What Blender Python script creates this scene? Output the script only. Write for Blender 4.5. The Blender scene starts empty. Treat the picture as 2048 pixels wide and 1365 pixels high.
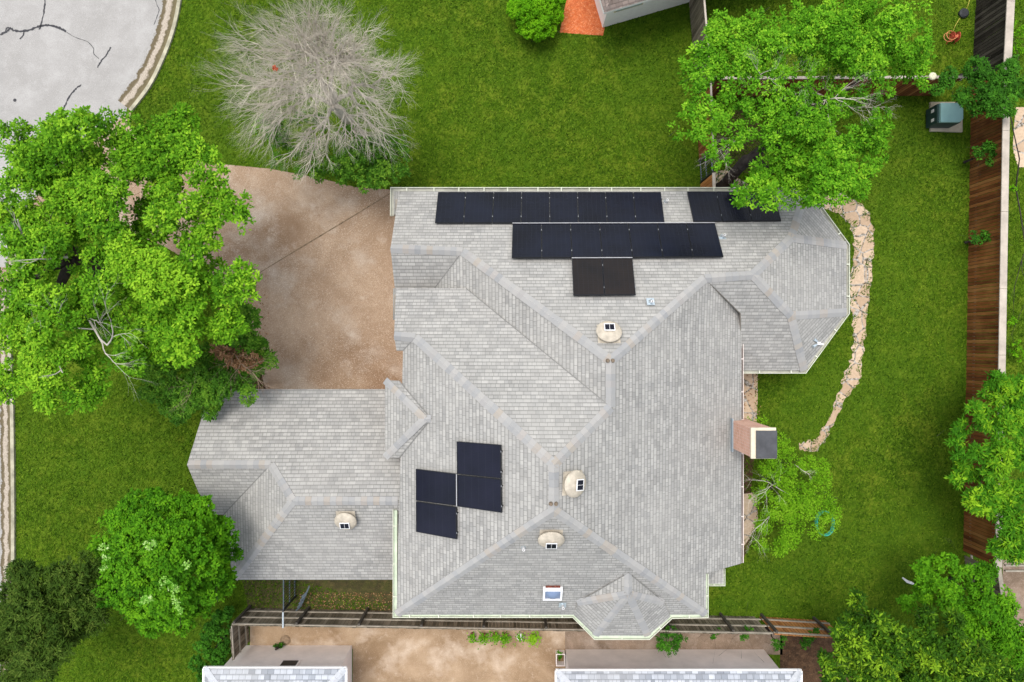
import bpy, math, random
import numpy as np
from mathutils import Vector, Matrix
R = math.radians
rng = np.random.default_rng(11); random.seed(5)
S = bpy.context.scene; COL = S.collection
# ---------------------------------------------------------------- camera, sky, sun, exposure
H, F, CX, CY = 28.5, 1365.33, 1024.0, 682.5
cd = bpy.data.cameras.new('camera'); cam = bpy.data.objects.new('camera', cd); COL.objects.link(cam)
cam.location = (0, 0, H); cd.sensor_width = 36; cd.lens = 24; cd.clip_end = 1500; S.camera = cam
S.render.resolution_x = 1024; S.render.resolution_y = 682
w = bpy.data.worlds.new('World'); S.world = w; w.use_nodes = True
nt = w.node_tree; nt.nodes.clear()
sky = nt.nodes.new('ShaderNodeTexSky'); sky.sky_type = 'NISHITA'; sky.sun_disc = False
SUN_EL, SUN_AZ = 74, -30                       # azimuth measured from +Y towards +X
sky.sun_elevation = R(SUN_EL); sky.sun_rotation = R(SUN_AZ); sky.dust_density = 3; sky.air_density = 1.0
bg = nt.nodes.new('ShaderNodeBackground'); bg.inputs[1].default_value = 0.15
wo = nt.nodes.new('ShaderNodeOutputWorld'); hs = nt.nodes.new('ShaderNodeHueSaturation'); hs.inputs['Saturation'].default_value = .38; nt.links.new(sky.outputs[0], hs.inputs['Color']); nt.links.new(hs.outputs[0], bg.inputs[0]); nt.links.new(bg.outputs[0], wo.inputs[0])
sd = bpy.data.lights.new('sun', 'SUN'); sd.energy = 1.15; sd.angle = R(30); sd.color = (1, .95, .87)
sun = bpy.data.objects.new('sun', sd); COL.objects.link(sun)
sdir = Vector((math.sin(R(SUN_AZ))*math.cos(R(SUN_EL)), math.cos(R(SUN_AZ))*math.cos(R(SUN_EL)), math.sin(R(SUN_EL))))
sun.rotation_euler = sdir.to_track_quat('Z', 'Y').to_euler(); sun.location = (0, 0, 60)
S.view_settings.view_transform = 'Standard'; S.view_settings.look = 'None'; S.view_settings.gamma = 1
S.view_settings.exposure = 0.84
# ---------------------------------------------------------------- helpers
def P(px, py, z=0.0):
    k = (H-z)/F
    return Vector(((px-CX)*k, (CY-py)*k, z))
def on(pl, px, py, dz=0.0):                     # ray of a photo point meets plane z = a+gx X+gy Y (+dz)
    a, gx, gy = pl; u = gx*(px-CX)/F + gy*(CY-py)/F
    z = (a+dz+u*H)/(1+u)
    return P(px, py, z)
def tag(o, label=None, cat=None, group=None, kind=None):
    for k, v in (('label', label), ('category', cat), ('group', group), ('kind', kind)):
        if v: o[k] = v
    return o
def empty(name, loc, label, cat, group=None):
    o = bpy.data.objects.new(name, None); COL.objects.link(o); o.location = loc; o.empty_display_size = .3
    return tag(o, label, cat, group)
def link(name, me, parent=None):
    o = bpy.data.objects.new(name, me); COL.objects.link(o)
    if parent is not None:
        o.parent = parent; o.location = -Vector(parent_world(parent))
    return o
def parent_world(p):
    v = Vector(p.location)
    while p.parent: p = p.parent; v += Vector(p.location)
    return v
class MB:
    def __init__(s): s.v = []; s.f = []; s.m = []; s.uv = []
    def poly(s, pts, m=0, uv=None):
        b = len(s.v); s.v += [tuple(p) for p in pts]; s.f.append(list(range(b, b+len(pts)))); s.m.append(m)
        s.uv.append(uv if uv else [(p[0], p[1]) for p in pts])
    def box(s, c, d, m=0, rot=None):
        c = Vector(c); hx, hy, hz = [q/2 for q in d]; M = rot or Matrix.Identity(3)
        q = [c+M@Vector((x, y, z)) for x in (-hx, hx) for y in (-hy, hy) for z in (-hz, hz)]
        for i in ((0,1,3,2),(4,6,7,5),(0,4,5,1),(2,3,7,6),(0,2,6,4),(1,5,7,3)):
            pts = [q[j] for j in i]; e = (pts[1]-pts[0]).length; g = (pts[3]-pts[0]).length
            s.poly(pts, m, [(0,0),(e,0),(e,g),(0,g)])
    def prism(s, pts, z0, z1, m=0, mt=None):
        n = len(pts); a = [Vector((p[0], p[1], z0)) for p in pts]; b = [Vector((p[0], p[1], z1)) for p in pts]
        s.poly(b, m if mt is None else mt); s.poly(a[::-1], m)
        u = 0
        for i in range(n):
            j = (i+1) % n; L = (b[j]-b[i]).length
            s.poly([a[i], a[j], b[j], b[i]], m, [(u,z0),(u+L,z0),(u+L,z1),(u,z1)]); u += L
    def tube(s, pts, rad, n=6, m=0, caps=True):
        pts = [Vector(p) for p in pts]; rings = []
        if not hasattr(rad, '__len__'): rad = [rad]*len(pts)
        for i, p in enumerate(pts):
            d = (pts[min(i+1, len(pts)-1)]-pts[max(i-1, 0)]).normalized()
            a = d.cross(Vector((.31, .17, .93)) if abs(d.z) < .9 else Vector((1, 0, 0))).normalized(); b = d.cross(a)
            base = len(s.v)
            for k in range(n):
                t = 2*math.pi*k/n; s.v.append(tuple(p+(a*math.cos(t)+b*math.sin(t))*rad[i]))
            rings.append(base)
        for i in range(len(rings)-1):
            for k in range(n):
                j = (k+1) % n; s.f.append([rings[i]+k, rings[i]+j, rings[i+1]+j, rings[i+1]+k]); s.m.append(m)
                s.uv.append([(k/n, i*.3), ((k+1)/n, i*.3), ((k+1)/n, i*.3+.3), (k/n, i*.3+.3)])
        if caps:
            s.f.append([rings[0]+k for k in range(n)][::-1]); s.m.append(m); s.uv.append([(0, 0)]*n)
            s.f.append([rings[-1]+k for k in range(n)]); s.m.append(m); s.uv.append([(0, 0)]*n)
    def disc(s, c, r, h, n=20, m=0, prof=None, M=None):   # lathe about local z from profile [(r,z)]
        M = M or Matrix.Identity(3); c = Vector(c); prof = prof or [(r, 0), (r, h), (0.001, h)]
        bases = []
        for (rr, zz) in prof:
            bases.append(len(s.v))
            for k in range(n):
                t = 2*math.pi*k/n; s.v.append(tuple(c+M@Vector((rr*math.cos(t), rr*math.sin(t), zz))))
        for i in range(len(prof)-1):
            for k in range(n):
                j = (k+1) % n; s.f.append([bases[i]+k, bases[i]+j, bases[i+1]+j, bases[i+1]+k]); s.m.append(m)
                s.uv.append([(k/n, prof[i][1])]*4)
    def build(s, name, mats, parent=None, smooth=False):
        me = bpy.data.meshes.new(name); me.from_pydata(s.v, [], s.f)
        uvl = me.uv_layers.new(name='UVMap'); flat = [c for f in s.uv for p in f for c in p]
        uvl.data.foreach_set('uv', flat)
        for m in (mats if isinstance(mats, (list, tuple)) else [mats]): me.materials.append(m)
        me.polygons.foreach_set('material_index', s.m)
        if smooth: me.polygons.foreach_set('use_smooth', [True]*len(s.f))
        me.update(); return link(name, me, parent)
# ---------------------------------------------------------------- materials
class NT:
    def __init__(s, name, rough=.8, spec=.3):
        s.mat = bpy.data.materials.new(name); s.mat.use_nodes = True; s.t = s.mat.node_tree
        s.b = s.t.nodes['Principled BSDF']; s.b.inputs['Roughness'].default_value = rough
        s.b.inputs['Specular IOR Level'].default_value = spec
    def n(s, typ, props=None, **ins):
        o = s.t.nodes.new(typ)
        for k, v in (props or {}).items(): setattr(o, k, v)
        for k, v in ins.items():
            i = o.inputs[k.replace('_', ' ')] if k.replace('_', ' ') in o.inputs else o.inputs[int(k[1:])]
            s.set(i, v)
        return o
    def set(s, i, v):
        if isinstance(v, bpy.types.NodeSocket): s.t.links.new(v, i)
        else:
            if isinstance(v, tuple) and len(v) == 3 and i.type == 'RGBA': v = (*v, 1)
            i.default_value = v
    def obj(s): return s.n('ShaderNodeTexCoord').outputs['Object']
    def uv(s): return s.n('ShaderNodeTexCoord').outputs['UV']
    def scale(s, vec, sc, loc=(0,0,0), rot=(0,0,0)): return s.n('ShaderNodeMapping', None, Vector=vec, Scale=sc, Location=loc, Rotation=rot).outputs[0]
    def noise(s, vec, sc, det=4, rough=.6, dist=0.): return s.n('ShaderNodeTexNoise', None, Vector=vec, Scale=sc, Detail=det, Roughness=rough, Distortion=dist).outputs[0]
    def ramp(s, fac, stops):
        r = s.n('ShaderNodeValToRGB', None, Fac=fac); cr = r.color_ramp
        while len(cr.elements) < len(stops): cr.elements.new(.5)
        for e, (p, c) in zip(cr.elements, stops):
            e.position = p; e.color = (*c, 1) if isinstance(c, tuple) else (c, c, c, 1)
        return r.outputs[0]
    def mix(s, fac, a, b, mode='MIX'):
        m = s.n('ShaderNodeMix', {'data_type': 'RGBA', 'blend_type': mode})
        s.set(m.inputs[0], fac); s.set(m.inputs[6], a); s.set(m.inputs[7], b); return m.outputs[2]
    def math(s, op, a, b=0., c=0.):
        m = s.n('ShaderNodeMath', {'operation': op}); s.set(m.inputs[0], a); s.set(m.inputs[1], b); s.set(m.inputs[2], c); return m.outputs[0]
    def sep(s, vec): return s.n('ShaderNodeSeparateXYZ', None, Vector=vec).outputs
    def bump(s, h, st=.3, dist=.02):
        s.set(s.b.inputs['Normal'], s.n('ShaderNodeBump', None, Height=h, Strength=st, Distance=dist).outputs[0])
    def col(s, c): s.set(s.b.inputs['Base Color'], c); return s
def plain(name, c, rough=.6, spec=.3, var=.12, sc=6, metal=0):
    t = NT(name, rough, spec); n = t.noise(t.obj(), sc, 5)
    t.col(t.mix(t.ramp(n, [(.3, 0.), (.7, 1.)]), tuple(q*(1-var) for q in c), tuple(min(1, q*(1+var)) for q in c)))
    t.b.inputs['Metallic'].default_value = metal; return t.mat
def lawn_mat():
    t = NT('lawn', .95, .05); o = t.obj()
    big = t.noise(o, .22, 3, .5); mid = t.noise(o, 1.3, 5, .65); fine = t.noise(t.scale(o, (1, 1, 1), rot=(0, 0, .7)), 9, 6, .75)
    f2 = t.noise(t.scale(o, (22, 9, 1), rot=(0, 0, .9)), 1, 3, .7)
    a = t.ramp(fine, [(.3, (.016, .045, .003)), (.5, (.075, .152, .007)), (.7, (.20, .29, .02))])
    b = t.ramp(f2, [(.3, (.018, .050, .003)), (.55, (.084, .160, .008)), (.75, (.23, .30, .03))])
    c = t.mix(.5, a, b); wv = t.noise(t.scale(o, (5, 5, 1)), 1, 5, .8, 1.2); c = t.mix(t.ramp(wv, [(.38, .6), (.58, 0.)]), c, (.014, .035, .003)); w2 = t.noise(t.scale(o, (1.3, .8, 1), rot=(0, 0, .9)), 8, 3, .6, .8); c = t.mix(t.ramp(w2, [(.40, .45), (.55, 0.)]), c, (.012, .036, .002)); c = t.mix(t.ramp(w2, [(.56, 0.), (.68, .4)]), c, (.19, .27, .03))
    c = t.mix(t.ramp(mid, [(.46, 0.), (.68, .5)]), c, (.19, .235, .020))
    c = t.mix(t.ramp(big, [(.42, 0.), (.6, .55)]), c, (.060, .125, .008))
    t.col(c); t.bump(fine, .9, .05); return t.mat
def shingle(name, base=(.395, .388, .366), lo=(.275, .274, .264), warm=.62, rh=.142, bw=.25):
    t = NT(name, .92, .12); u = t.uv()
    br = t.n('ShaderNodeTexBrick', {'offset': .43, 'offset_frequency': 2, 'squash': .6, 'squash_frequency': 3}, Vector=u, Color1=lo, Color2=base, Mortar=tuple(q*.62 for q in lo), Scale=1., Mortar_Size=.007, Mortar_Smooth=.3, Bias=.2, Brick_Width=bw, Row_Height=rh)
    b2 = t.n('ShaderNodeTexBrick', {'offset': .31, 'offset_frequency': 3, 'squash': 1.4, 'squash_frequency': 2}, Vector=t.scale(u, (1, 1, 1), (3.17, 0, 0)), Color1=(.80, .80, .80), Color2=(1.10, 1.10, 1.10), Mortar=(.8, .8, .8), Scale=1., Mortar_Size=.004, Mortar_Smooth=.1, Bias=.15, Brick_Width=bw*1.32, Row_Height=rh)
    c = t.mix(.9, br.outputs[0], b2.outputs[0], 'MULTIPLY')
    v = t.sep(u)[1]; fr = t.math('FRACT', t.math('DIVIDE', v, rh))          # course shadow painted into the colour at each butt edge, with the printed band
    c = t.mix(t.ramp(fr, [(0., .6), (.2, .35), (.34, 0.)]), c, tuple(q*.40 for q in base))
    st = t.noise(t.obj(), .45, 4, .6); c = t.mix(t.ramp(st, [(.4, 0.), (.75, .45)]), c, (.37*warm+.15, .355*warm+.15, .315*warm+.15))
    gr = t.noise(t.obj(), 60, 2, .5); c = t.mix(t.ramp(gr, [(.3, .25), (.7, 0.)]), c, tuple(q*.5 for q in base))
    sc = t.noise(t.scale(u, (3, .7, 1)), 1, 4, .6); c = t.mix(t.ramp(sc, [(.55, 0.), (.8, .3)]), c, (.17, .18, .185))
    t.col(c); h = t.math('ADD', t.math('MULTIPLY', fr, -1.), br.outputs[1]); t.bump(t.math('MULTIPLY', t.math('SUBTRACT', 1., fr), 1.), .6, .012); return t.mat
def cap_mat():
    t = NT('cap shingles', .92, .12); u = t.uv(); x = t.sep(u)[0]
    k = t.math('FLOOR', t.math('DIVIDE', x, .21)); wn = t.n('ShaderNodeTexWhiteNoise', {'noise_dimensions': '1D'}, W=k).outputs[0]
    c = t.ramp(wn, [(0., (.27, .275, .28)), (.18, (.33, .33, .325)), (.4, (.365, .355, .34)), (.6, (.315, .315, .31)), (.74, (.295, .30, .305)), (.84, (.35, .33, .31)), (.93, (.335, .30, .26)), (1., (.37, .34, .30))])
    fr = t.math('FRACT', t.math('DIVIDE', x, .21)); c = t.mix(t.ramp(fr, [(0., .3), (.1, 0.)]), c, (.12, .12, .12))
    n = t.noise(t.obj(), 5, 5); c = t.mix(t.ramp(n, [(.4, 0.), (.7, .45)]), c, (.34, .335, .32))
    t.col(c); t.bump(t.math('MULTIPLY', fr, -1.), .5, .01); return t.mat
def wood_mat(name, cols, bw=.14, axis=0):      # boards along uv.x
    t = NT(name, .85, .15); u = t.uv(); x = t.sep(u)[axis]
    k = t.math('FLOOR', t.math('DIVIDE', x, bw)); wn = t.n('ShaderNodeTexWhiteNoise', {'noise_dimensions': '1D'}, W=k).outputs[0]
    c = t.ramp(wn, [(i/(len(cols)-1), q) for i, q in enumerate(cols)])
    g = t.noise(t.scale(u, (26, 1.6, 1) if axis == 0 else (1.6, 26, 1)), 1, 5, .7)
    c = t.mix(t.ramp(g, [(.35, .6), (.65, 0.)]), c, tuple(q*.4 for q in cols[0]))
    b = t.noise(t.obj(), 1.1, 4, .6); c = t.mix(t.ramp(b, [(.45, 0.), (.8, .5)]), c, cols[-1])
    fr = t.math('FRACT', t.math('DIVIDE', x, bw)); c = t.mix(t.ramp(fr, [(0., .85), (.07, .85), (.1, 0.)]), c, (.01, .008, .006))
    t.col(c); t.bump(g, .3, .01); return t.mat
def conc_mat(name, base, dark, light, sc=.5, speck=.3, joints=None):
    t = NT(name, .9, .15); o = t.obj()
    a = t.noise(o, sc, 7, .68, .4); b = t.noise(t.scale(o, (1, 1, 1), (7, 3, 0)), sc*1.7, 5, .6); s = t.noise(o, 40, 3, .8)
    c = t.mix(t.ramp(a, [(.38, 0.), (.68, 1.)]), dark, base); c = t.mix(t.ramp(b, [(.5, 0.), (.72, .8)]), c, light)
    c = t.mix(t.ramp(s, [(.35, speck), (.6, 0.)]), c, tuple(q*.45 for q in dark)); s2 = t.noise(o, 30, 2, .5)
    c = t.mix(t.ramp(s2, [(.55, 0.), (.75, speck)]), c, tuple(min(.9, q*1.3) for q in light)); b3 = t.noise(t.scale(o, (1, 1, 1), (2, 9, 0)), sc*.9, 8, .62, .8); c = t.mix(t.ramp(b3, [(.52, 0.), (.66, .55)]), c, tuple(q*.9 for q in dark)); hl = t.noise(t.scale(o, (1, 1, 1), (5, 1, 0)), sc*5, 5, .7); c = t.mix(t.ramp(hl, [(.58, 0.), (.7, .35)]), c, light)
    t.col(c); t.bump(s, .25, .01); return t.mat
def leaf_mat(name, dark, mid, light, trans=.35, rough=.5):
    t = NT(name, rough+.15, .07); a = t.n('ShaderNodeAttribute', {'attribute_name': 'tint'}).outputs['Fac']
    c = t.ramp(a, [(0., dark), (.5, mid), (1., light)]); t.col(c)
    tr = t.n('ShaderNodeBsdfTranslucent', None, Color=c); mx = t.n('ShaderNodeMixShader'); t.set(mx.inputs[0], trans)
    t.t.links.new(t.b.outputs[0], mx.inputs[1]); t.t.links.new(tr.outputs[0], mx.inputs[2])
    t.t.links.new(mx.outputs[0], t.t.nodes['Material Output'].inputs[0]); return t.mat
def brick_mat():
    t = NT('chimney brick', .9, .1); br = t.n('ShaderNodeTexBrick', None, Vector=t.uv(), Color1=(.56, .27, .18), Color2=(.72, .40, .29), Mortar=(.70, .56, .47), Scale=1., Mortar_Size=.009, Bias=0., Brick_Width=.21, Row_Height=.075)
    n = t.noise(t.obj(), 4, 5); c = t.mix(t.ramp(n, [(.45, 0.), (.75, .4)]), br.outputs[0], (.74, .52, .42)); t.col(c); t.bump(br.outputs[1], .3, .01); return t.mat
def gutter_road_mat():
    t = NT('road gutter', .9, .1); u = t.uv(); x, v = t.sep(u)[0], t.sep(u)[1]
    n = t.noise(t.obj(), 2.2, 8, .78); vv = t.math('ADD', v, t.math('MULTIPLY', t.math('SUBTRACT', n, .47), .75))
    c = t.ramp(vv, [(.0, (.395, .385, .37)), (.1, (.395, .385, .37)), (.13, (.13, .105, .065)), (.3, (.16, .13, .08)), (.36, (.48, .42, .35)), (.58, (.46, .40, .33)), (.66, (.13, .11, .065)), (.9, (.19, .16, .09)), (1., (.2, .17, .1))])
    s = t.noise(t.obj(), 25, 4, .8); c = t.mix(t.ramp(s, [(.4, .45), (.6, 0.)]), c, (.07, .055, .03)); t.col(c); return t.mat
def flag_mat(name='flagstone', sc=1.7):
    t = NT(name, .85, .15); o = t.obj(); n = t.n('ShaderNodeTexNoise', None, Vector=o, Scale=2.2, Detail=3.).outputs[1]
    vec = t.mix(.12, o, n); v = t.n('ShaderNodeTexVoronoi', {'feature': 'DISTANCE_TO_EDGE'}, Vector=vec, Scale=sc).outputs[0]
    vc = t.n('ShaderNodeTexVoronoi', None, Vector=vec, Scale=sc).outputs[1]; r = t.sep(vc)[0]
    c = t.ramp(r, [(0., (.42, .30, .20)), (.5, (.52, .39, .27)), (1., (.60, .47, .34))]); f = t.noise(o, 9, 5, .7)
    c = t.mix(t.ramp(f, [(.4, .35), (.6, 0.)]), c, (.30, .21, .14))
    c = t.mix(t.ramp(v, [(0., 1.), (.022, 1.), (.05, 0.)]), c, t.ramp(f, [(.4, (.08, .065, .04)), (.6, (.45, .42, .38))])); t.col(c); t.bump(v, .4, .02); return t.mat
def panel_mat(name='solar cells', c0=(.0035, .004, .0075), c1=(.007, .009, .019)):
    t = NT(name, .25, .2); u = t.uv(); x, y = t.sep(u)[0], t.sep(u)[1]
    lx = t.ramp(t.math('FRACT', t.math('MULTIPLY', x, 6.)), [(0., 1.), (.03, 0.), (.97, 0.), (1., 1.)])
    ly = t.ramp(t.math('FRACT', t.math('MULTIPLY', y, 20.)), [(0., 1.), (.1, 0.), (1., 0.)])
    n = t.noise(t.obj(), .7, 3); c = t.ramp(n, [(.3, c0), (.7, c1)])
    c = t.mix(t.math('MULTIPLY', t.math('MAXIMUM', lx, ly), .7), c, (.026, .029, .04)); t.col(c); return t.mat
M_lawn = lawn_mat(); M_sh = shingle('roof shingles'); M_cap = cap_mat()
M_sh2 = shingle('neighbour shingles', (.52, .55, .60), (.15, .17, .20), .5, .19, .24)
M_shb = shingle('brown shingles', (.25, .20, .175), (.14, .11, .095), .1)
M_road = conc_mat('street concrete', (.395, .385, .37), (.325, .315, .30), (.435, .425, .41), .6, .45)
M_drive = conc_mat('aggregate driveway', (.47, .35, .245), (.26, .17, .105), (.56, .49, .41), .26, .5)
M_drive2 = conc_mat('stained concrete', (.44, .32, .21), (.25, .165, .095), (.60, .49, .39), .5, .2)
M_walk = conc_mat('old sidewalk', (.34, .25, .185), (.16, .115, .08), (.42, .34, .28), .7, .3)
M_pad = plain('pad concrete', (.42, .38, .29), .9); M_kerb = plain('kerb concrete', (.36, .34, .25), .9, var=.35, sc=3)
M_gr = gutter_road_mat(); M_flag = flag_mat(); M_tar = plain('tar', (.03, .03, .035), .6)
M_mulch = conc_mat('orange mulch', (.72, .19, .06), (.52, .11, .035), (.8, .36, .18), 6, .6)
M_dirt = conc_mat('dirt mulch', (.12, .065, .035), (.05, .03, .018), (.19, .11, .06), 3, .5)
M_dirtl = plain('joint dirt', (.17, .12, .075), .9, var=.5, sc=6)
M_dead = conc_mat('thin grass', (.075, .085, .02), (.05, .045, .02), (.16, .12, .05), 2.5, .5)
M_white = plain('white paint', (.93, .93, .92), .6, var=.05); M_stucco = plain('pink stucco', (.82, .74, .70), .9, var=.09, sc=1.5)
M_gut = plain('cream gutter', (.58, .60, .49), .5, var=.08); M_gutp = plain('pink white gutter', (.70, .62, .58), .5, var=.08)
M_gin = plain('gutter inside', (.52, .60, .47), .6, var=.15, sc=3); M_gind = plain('dirty gutter inside', (.16, .13, .115), .8, var=.3, sc=2)
M_gingr = plain('grey gutter inside', (.36, .36, .31), .7, var=.3, sc=2)
M_fascia = plain('fascia', (.30, .27, .23), .7); M_brickw = brick_mat(); M_crown = plain('mortar crown', (.62, .55, .42), .9)
M_black = plain('black metal', (.018, .02, .024), .45, .5, .3); M_flue = plain('chimney cover', (.05, .052, .058), .6, .4, .35, 3)
M_tan = plain('tan plastic', (.47, .42, .34), .7, .2, .22, 5); M_wframe = plain('white frame', (.8, .8, .8), .4, .4, .03)
M_steel = plain('galvanised', (.55, .62, .66), .35, .5, .2, 9, .6); M_glass = plain('skylight glass', (.16, .22, .34), .12, .6, .1, 1)
M_pan = panel_mat(); M_panb = panel_mat('blue solar cells', (.005, .006, .013), (.010, .011, .024)); M_panr = panel_mat('brown solar cells', (.008, .007, .007), (.019, .013, .010)); M_pframe = plain('panel frame', (.008, .009, .012), .4, .3, .1); M_palu = plain('panel clamp', (.22, .23, .25), .35, .5, .1)
M_fenceB = wood_mat('brown stained boards', [(.12, .042, .014), (.20, .068, .020), (.29, .105, .030), (.38, .18, .06)])
M_fenceD = wood_mat('dark grey boards', [(.020, .016, .013), (.035, .028, .023), (.05, .042, .035), (.12, .105, .085)])
M_fenceG = wood_mat('grey weathered boards', [(.10, .085, .058), (.18, .155, .11), (.27, .23, .17), (.36, .31, .24)])
M_fenceO = wood_mat('new orange boards', [(.42, .16, .045), (.55, .23, .07), (.62, .29, .10), (.45, .21, .09)])
M_capw = plain('bleached board', (.42, .37, .31), .85, var=.22, sc=2.5); M_rail = plain('grey rail', (.30, .27, .22), .85, var=.3, sc=3)
M_post = plain('dark post', (.07, .062, .052), .85, var=.3, sc=3)
M_bark = plain('oak bark', (.045, .038, .034), .95, .1, .4, 5); M_barkg = plain('bare bark', (.50, .455, .385), .9, .1, .25, 3)
M_palu2 = plain('panel trim', (.5, .5, .52), .4, .5, .1)
M_barkt = plain('brown twig bark', (.26, .19, .135), .9, .1, .3, 3)
M_barkp = plain('dead pale bark', (.42, .39, .34), .9, .1, .25, 3)
M_teal = plain('teal enamel', (.24, .42, .41), .35, .5, .1, 2); M_tealD = plain('dark teal enamel', (.02, .045, .045), .4, .4, .2)
M_L1 = leaf_mat('oak leaves', (.04, .14, .005), (.13, .33, .012), (.32, .56, .03), .3); M_L2 = leaf_mat('elm leaves', (.04, .15, .005), (.12, .34, .012), (.30, .56, .03), .3)
M_L3 = leaf_mat('dense leaves', (.025, .11, .003), (.08, .25, .007), (.17, .40, .012), .28); M_L4 = leaf_mat('dark olive leaves', (.018, .045, .005), (.05, .10, .010), (.13, .19, .03), .2)
M_L5 = leaf_mat('deep green leaves', (.018, .07, .006), (.04, .15, .01), (.1, .3, .02), .25); M_L6 = leaf_mat('whorled leaves', (.025, .11, .005), (.075, .25, .010), (.30, .52, .02), .3)
M_L7 = leaf_mat('glossy leaves', (.012, .042, .003), (.045, .130, .006), (.27, .45, .02), .25, .4); M_L8 = leaf_mat('feathery leaves', (.08, .22, .006), (.18, .40, .012), (.30, .52, .03))
M_L9 = leaf_mat('clipped leaves', (.05, .18, .003), (.13, .36, .006), (.22, .48, .012)); M_LP = leaf_mat('pale vine leaves', (.12, .36, .03), (.30, .55, .10), (.60, .75, .35))
M_LB = leaf_mat('dry leaves', (.13, .07, .035), (.30, .16, .08), (.5, .32, .17)); M_LS = leaf_mat('small tree leaves', (.03, .10, .008), (.075, .21, .015), (.2, .38, .03), .25, .4)
M_grass = leaf_mat('grass blades', (.010, .034, .002), (.074, .154, .006), (.20, .30, .02), .2, .8)
# ---------------------------------------------------------------- ground
def gp(pts, z=0.0): return [P(x, y, z) for x, y in pts]
def smooth_line(pts, n=8, closed=False):
    out = []; N = len(pts)
    for i in range(N if closed else N-1):
        p = [pts[(i+k) % N] if closed else pts[min(max(i+k, 0), N-1)] for k in (-1, 0, 1, 2)]
        for s in range(n):
            t = s/n; a = []
            for c in range(len(p[0])):
                a.append(.5*(2*p[1][c]+(p[2][c]-p[0][c])*t+(2*p[0][c]-5*p[1][c]+4*p[2][c]-p[3][c])*t*t+(3*p[1][c]-p[0][c]-3*p[2][c]+p[3][c])*t**3))
            out.append(tuple(a))
    if not closed: out.append(tuple(pts[-1]))
    return out
def sheet(name, pts, z, mat, kind='structure', thick=0):
    m = MB(); q = [Vector((p.x, p.y, z)) for p in gp(pts)]
    m.poly(q)
    return tag(m.build(name, mat), kind=kind)
m = MB(); g = 160; m.poly([(-g,-g,0),(g,-g,0),(g,g,0),(-g,g,0)]); tag(m.build('lawn', M_lawn), kind='structure')
KERB_A = smooth_line([(372,-120),(368,-60),(360,0),(349,55),(330,110),(300,172),(262,222)], 6)
KERB_B = smooth_line([(48,500),(26,580),(20,660),(23,740),(26,820),(28,1000),(28,1140),(28,1300),(28,1500)], 4)
def offs(line, d):                              # d px towards the street (left side)
    out = []
    for i, p in enumerate(line):
        a = line[max(i-1, 0)]; b = line[min(i+1, len(line)-1)]; dx, dy = b[0]-a[0], b[1]-a[1]; L = math.hypot(dx, dy)
        nx, ny = -dy/L, dx/L
        if nx > 0 : nx, ny = -nx, -ny
        out.append((p[0]+nx*d, p[1]+ny*d))
    return out
GA = offs(KERB_A, 36); GB = offs(KERB_B, 28)
sheet('street', [(-3500,-4500),(372,-4500)]+offs(KERB_A, 10)+[(250,240),(225,262),(120,330),(60,410),(30,480)]+offs(KERB_B, 10)+[(20,4500),(-3500,4500)], .004, M_road)
def ribbon(name, A, B, z, mat, kind='structure'):
    m = MB(); u = 0
    for i in range(len(A)-1):
        a, b, c, d = P(*A[i]), P(*A[i+1]), P(*B[i+1]), P(*B[i]); L = (b-a).length
        for q in (a, b, c, d): q.z = z
        m.poly([a, b, c, d], 0, [(u, 0), (u+L, 0), (u+L, 1), (u, 1)]); u += L
    return tag(m.build(name, mat), kind=kind)
ribbon('road_gutter', GA, offs(KERB_A, 0), .009, M_gr); ribbon('road_gutter', GB, offs(KERB_B, 0), .009, M_gr)
for ln in (KERB_A, KERB_B):
    m = MB(); A = offs(ln, 2.6); B = offs(ln, -4.2)
    for i in range(len(A)-1):
        q = [P(*A[i]), P(*A[i+1]), P(*B[i+1]), P(*B[i])]; t = [v+Vector((0, 0, .11)) for v in q]
        m.poly(t); m.poly([q[0], q[1], t[1], t[0]]); m.poly([q[3], q[2], t[2], t[3]])
    tag(m.build('kerb', M_kerb), kind='structure')
DRIVE = [(240,238),(262,224),(261,252),(275,285),(330,312),(425,327),(540,338),(640,357),(712,375),(800,381),(830,800),(531,800),(526,760),(515,700),(505,660),(490,620),(468,590),(430,562),(380,524),(330,494),(280,474),(200,462),(120,450),(40,500),(30,480),(60,410),(120,330),(190,275)]
sheet('driveway', DRIVE, .012, M_drive)
sheet('mulch_bed', smooth_line([(531,800),(526,760),(515,700),(505,660),(490,620),(465,588),(440,600),(430,680),(440,790)], 3, True), .016, M_dirt)
def strip(name, pts, wd, z, mat, jit=0, kind='structure'):
    m = MB(); n = len(pts); W = wd if hasattr(wd, '__len__') else [wd]*n; q = [P(*p) for p in pts]; L = []; Rr = []
    for i in range(n):
        d = (q[min(i+1, n-1)]-q[max(i-1, 0)]).normalized(); nn = Vector((-d.y, d.x, 0))
        L.append(q[i]+nn*(W[i]/2+random.uniform(-jit, jit))); Rr.append(q[i]-nn*(W[i]/2+random.uniform(-jit, jit)))
    for i in range(n-1):
        a = [L[i], Rr[i], Rr[i+1], L[i+1]]
        m.poly([Vector((v.x, v.y, z)) for v in a])
    return tag(m.build(name, mat), kind=kind)
strip('driveway_joint', [(783,386),(700,437),(600,497),(500,558),(440,590)], .032, .017, M_dirtl, .012)
strip('driveway_joint', [(425,327),(440,560)], .012, .017, M_dirt, .003)
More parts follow.
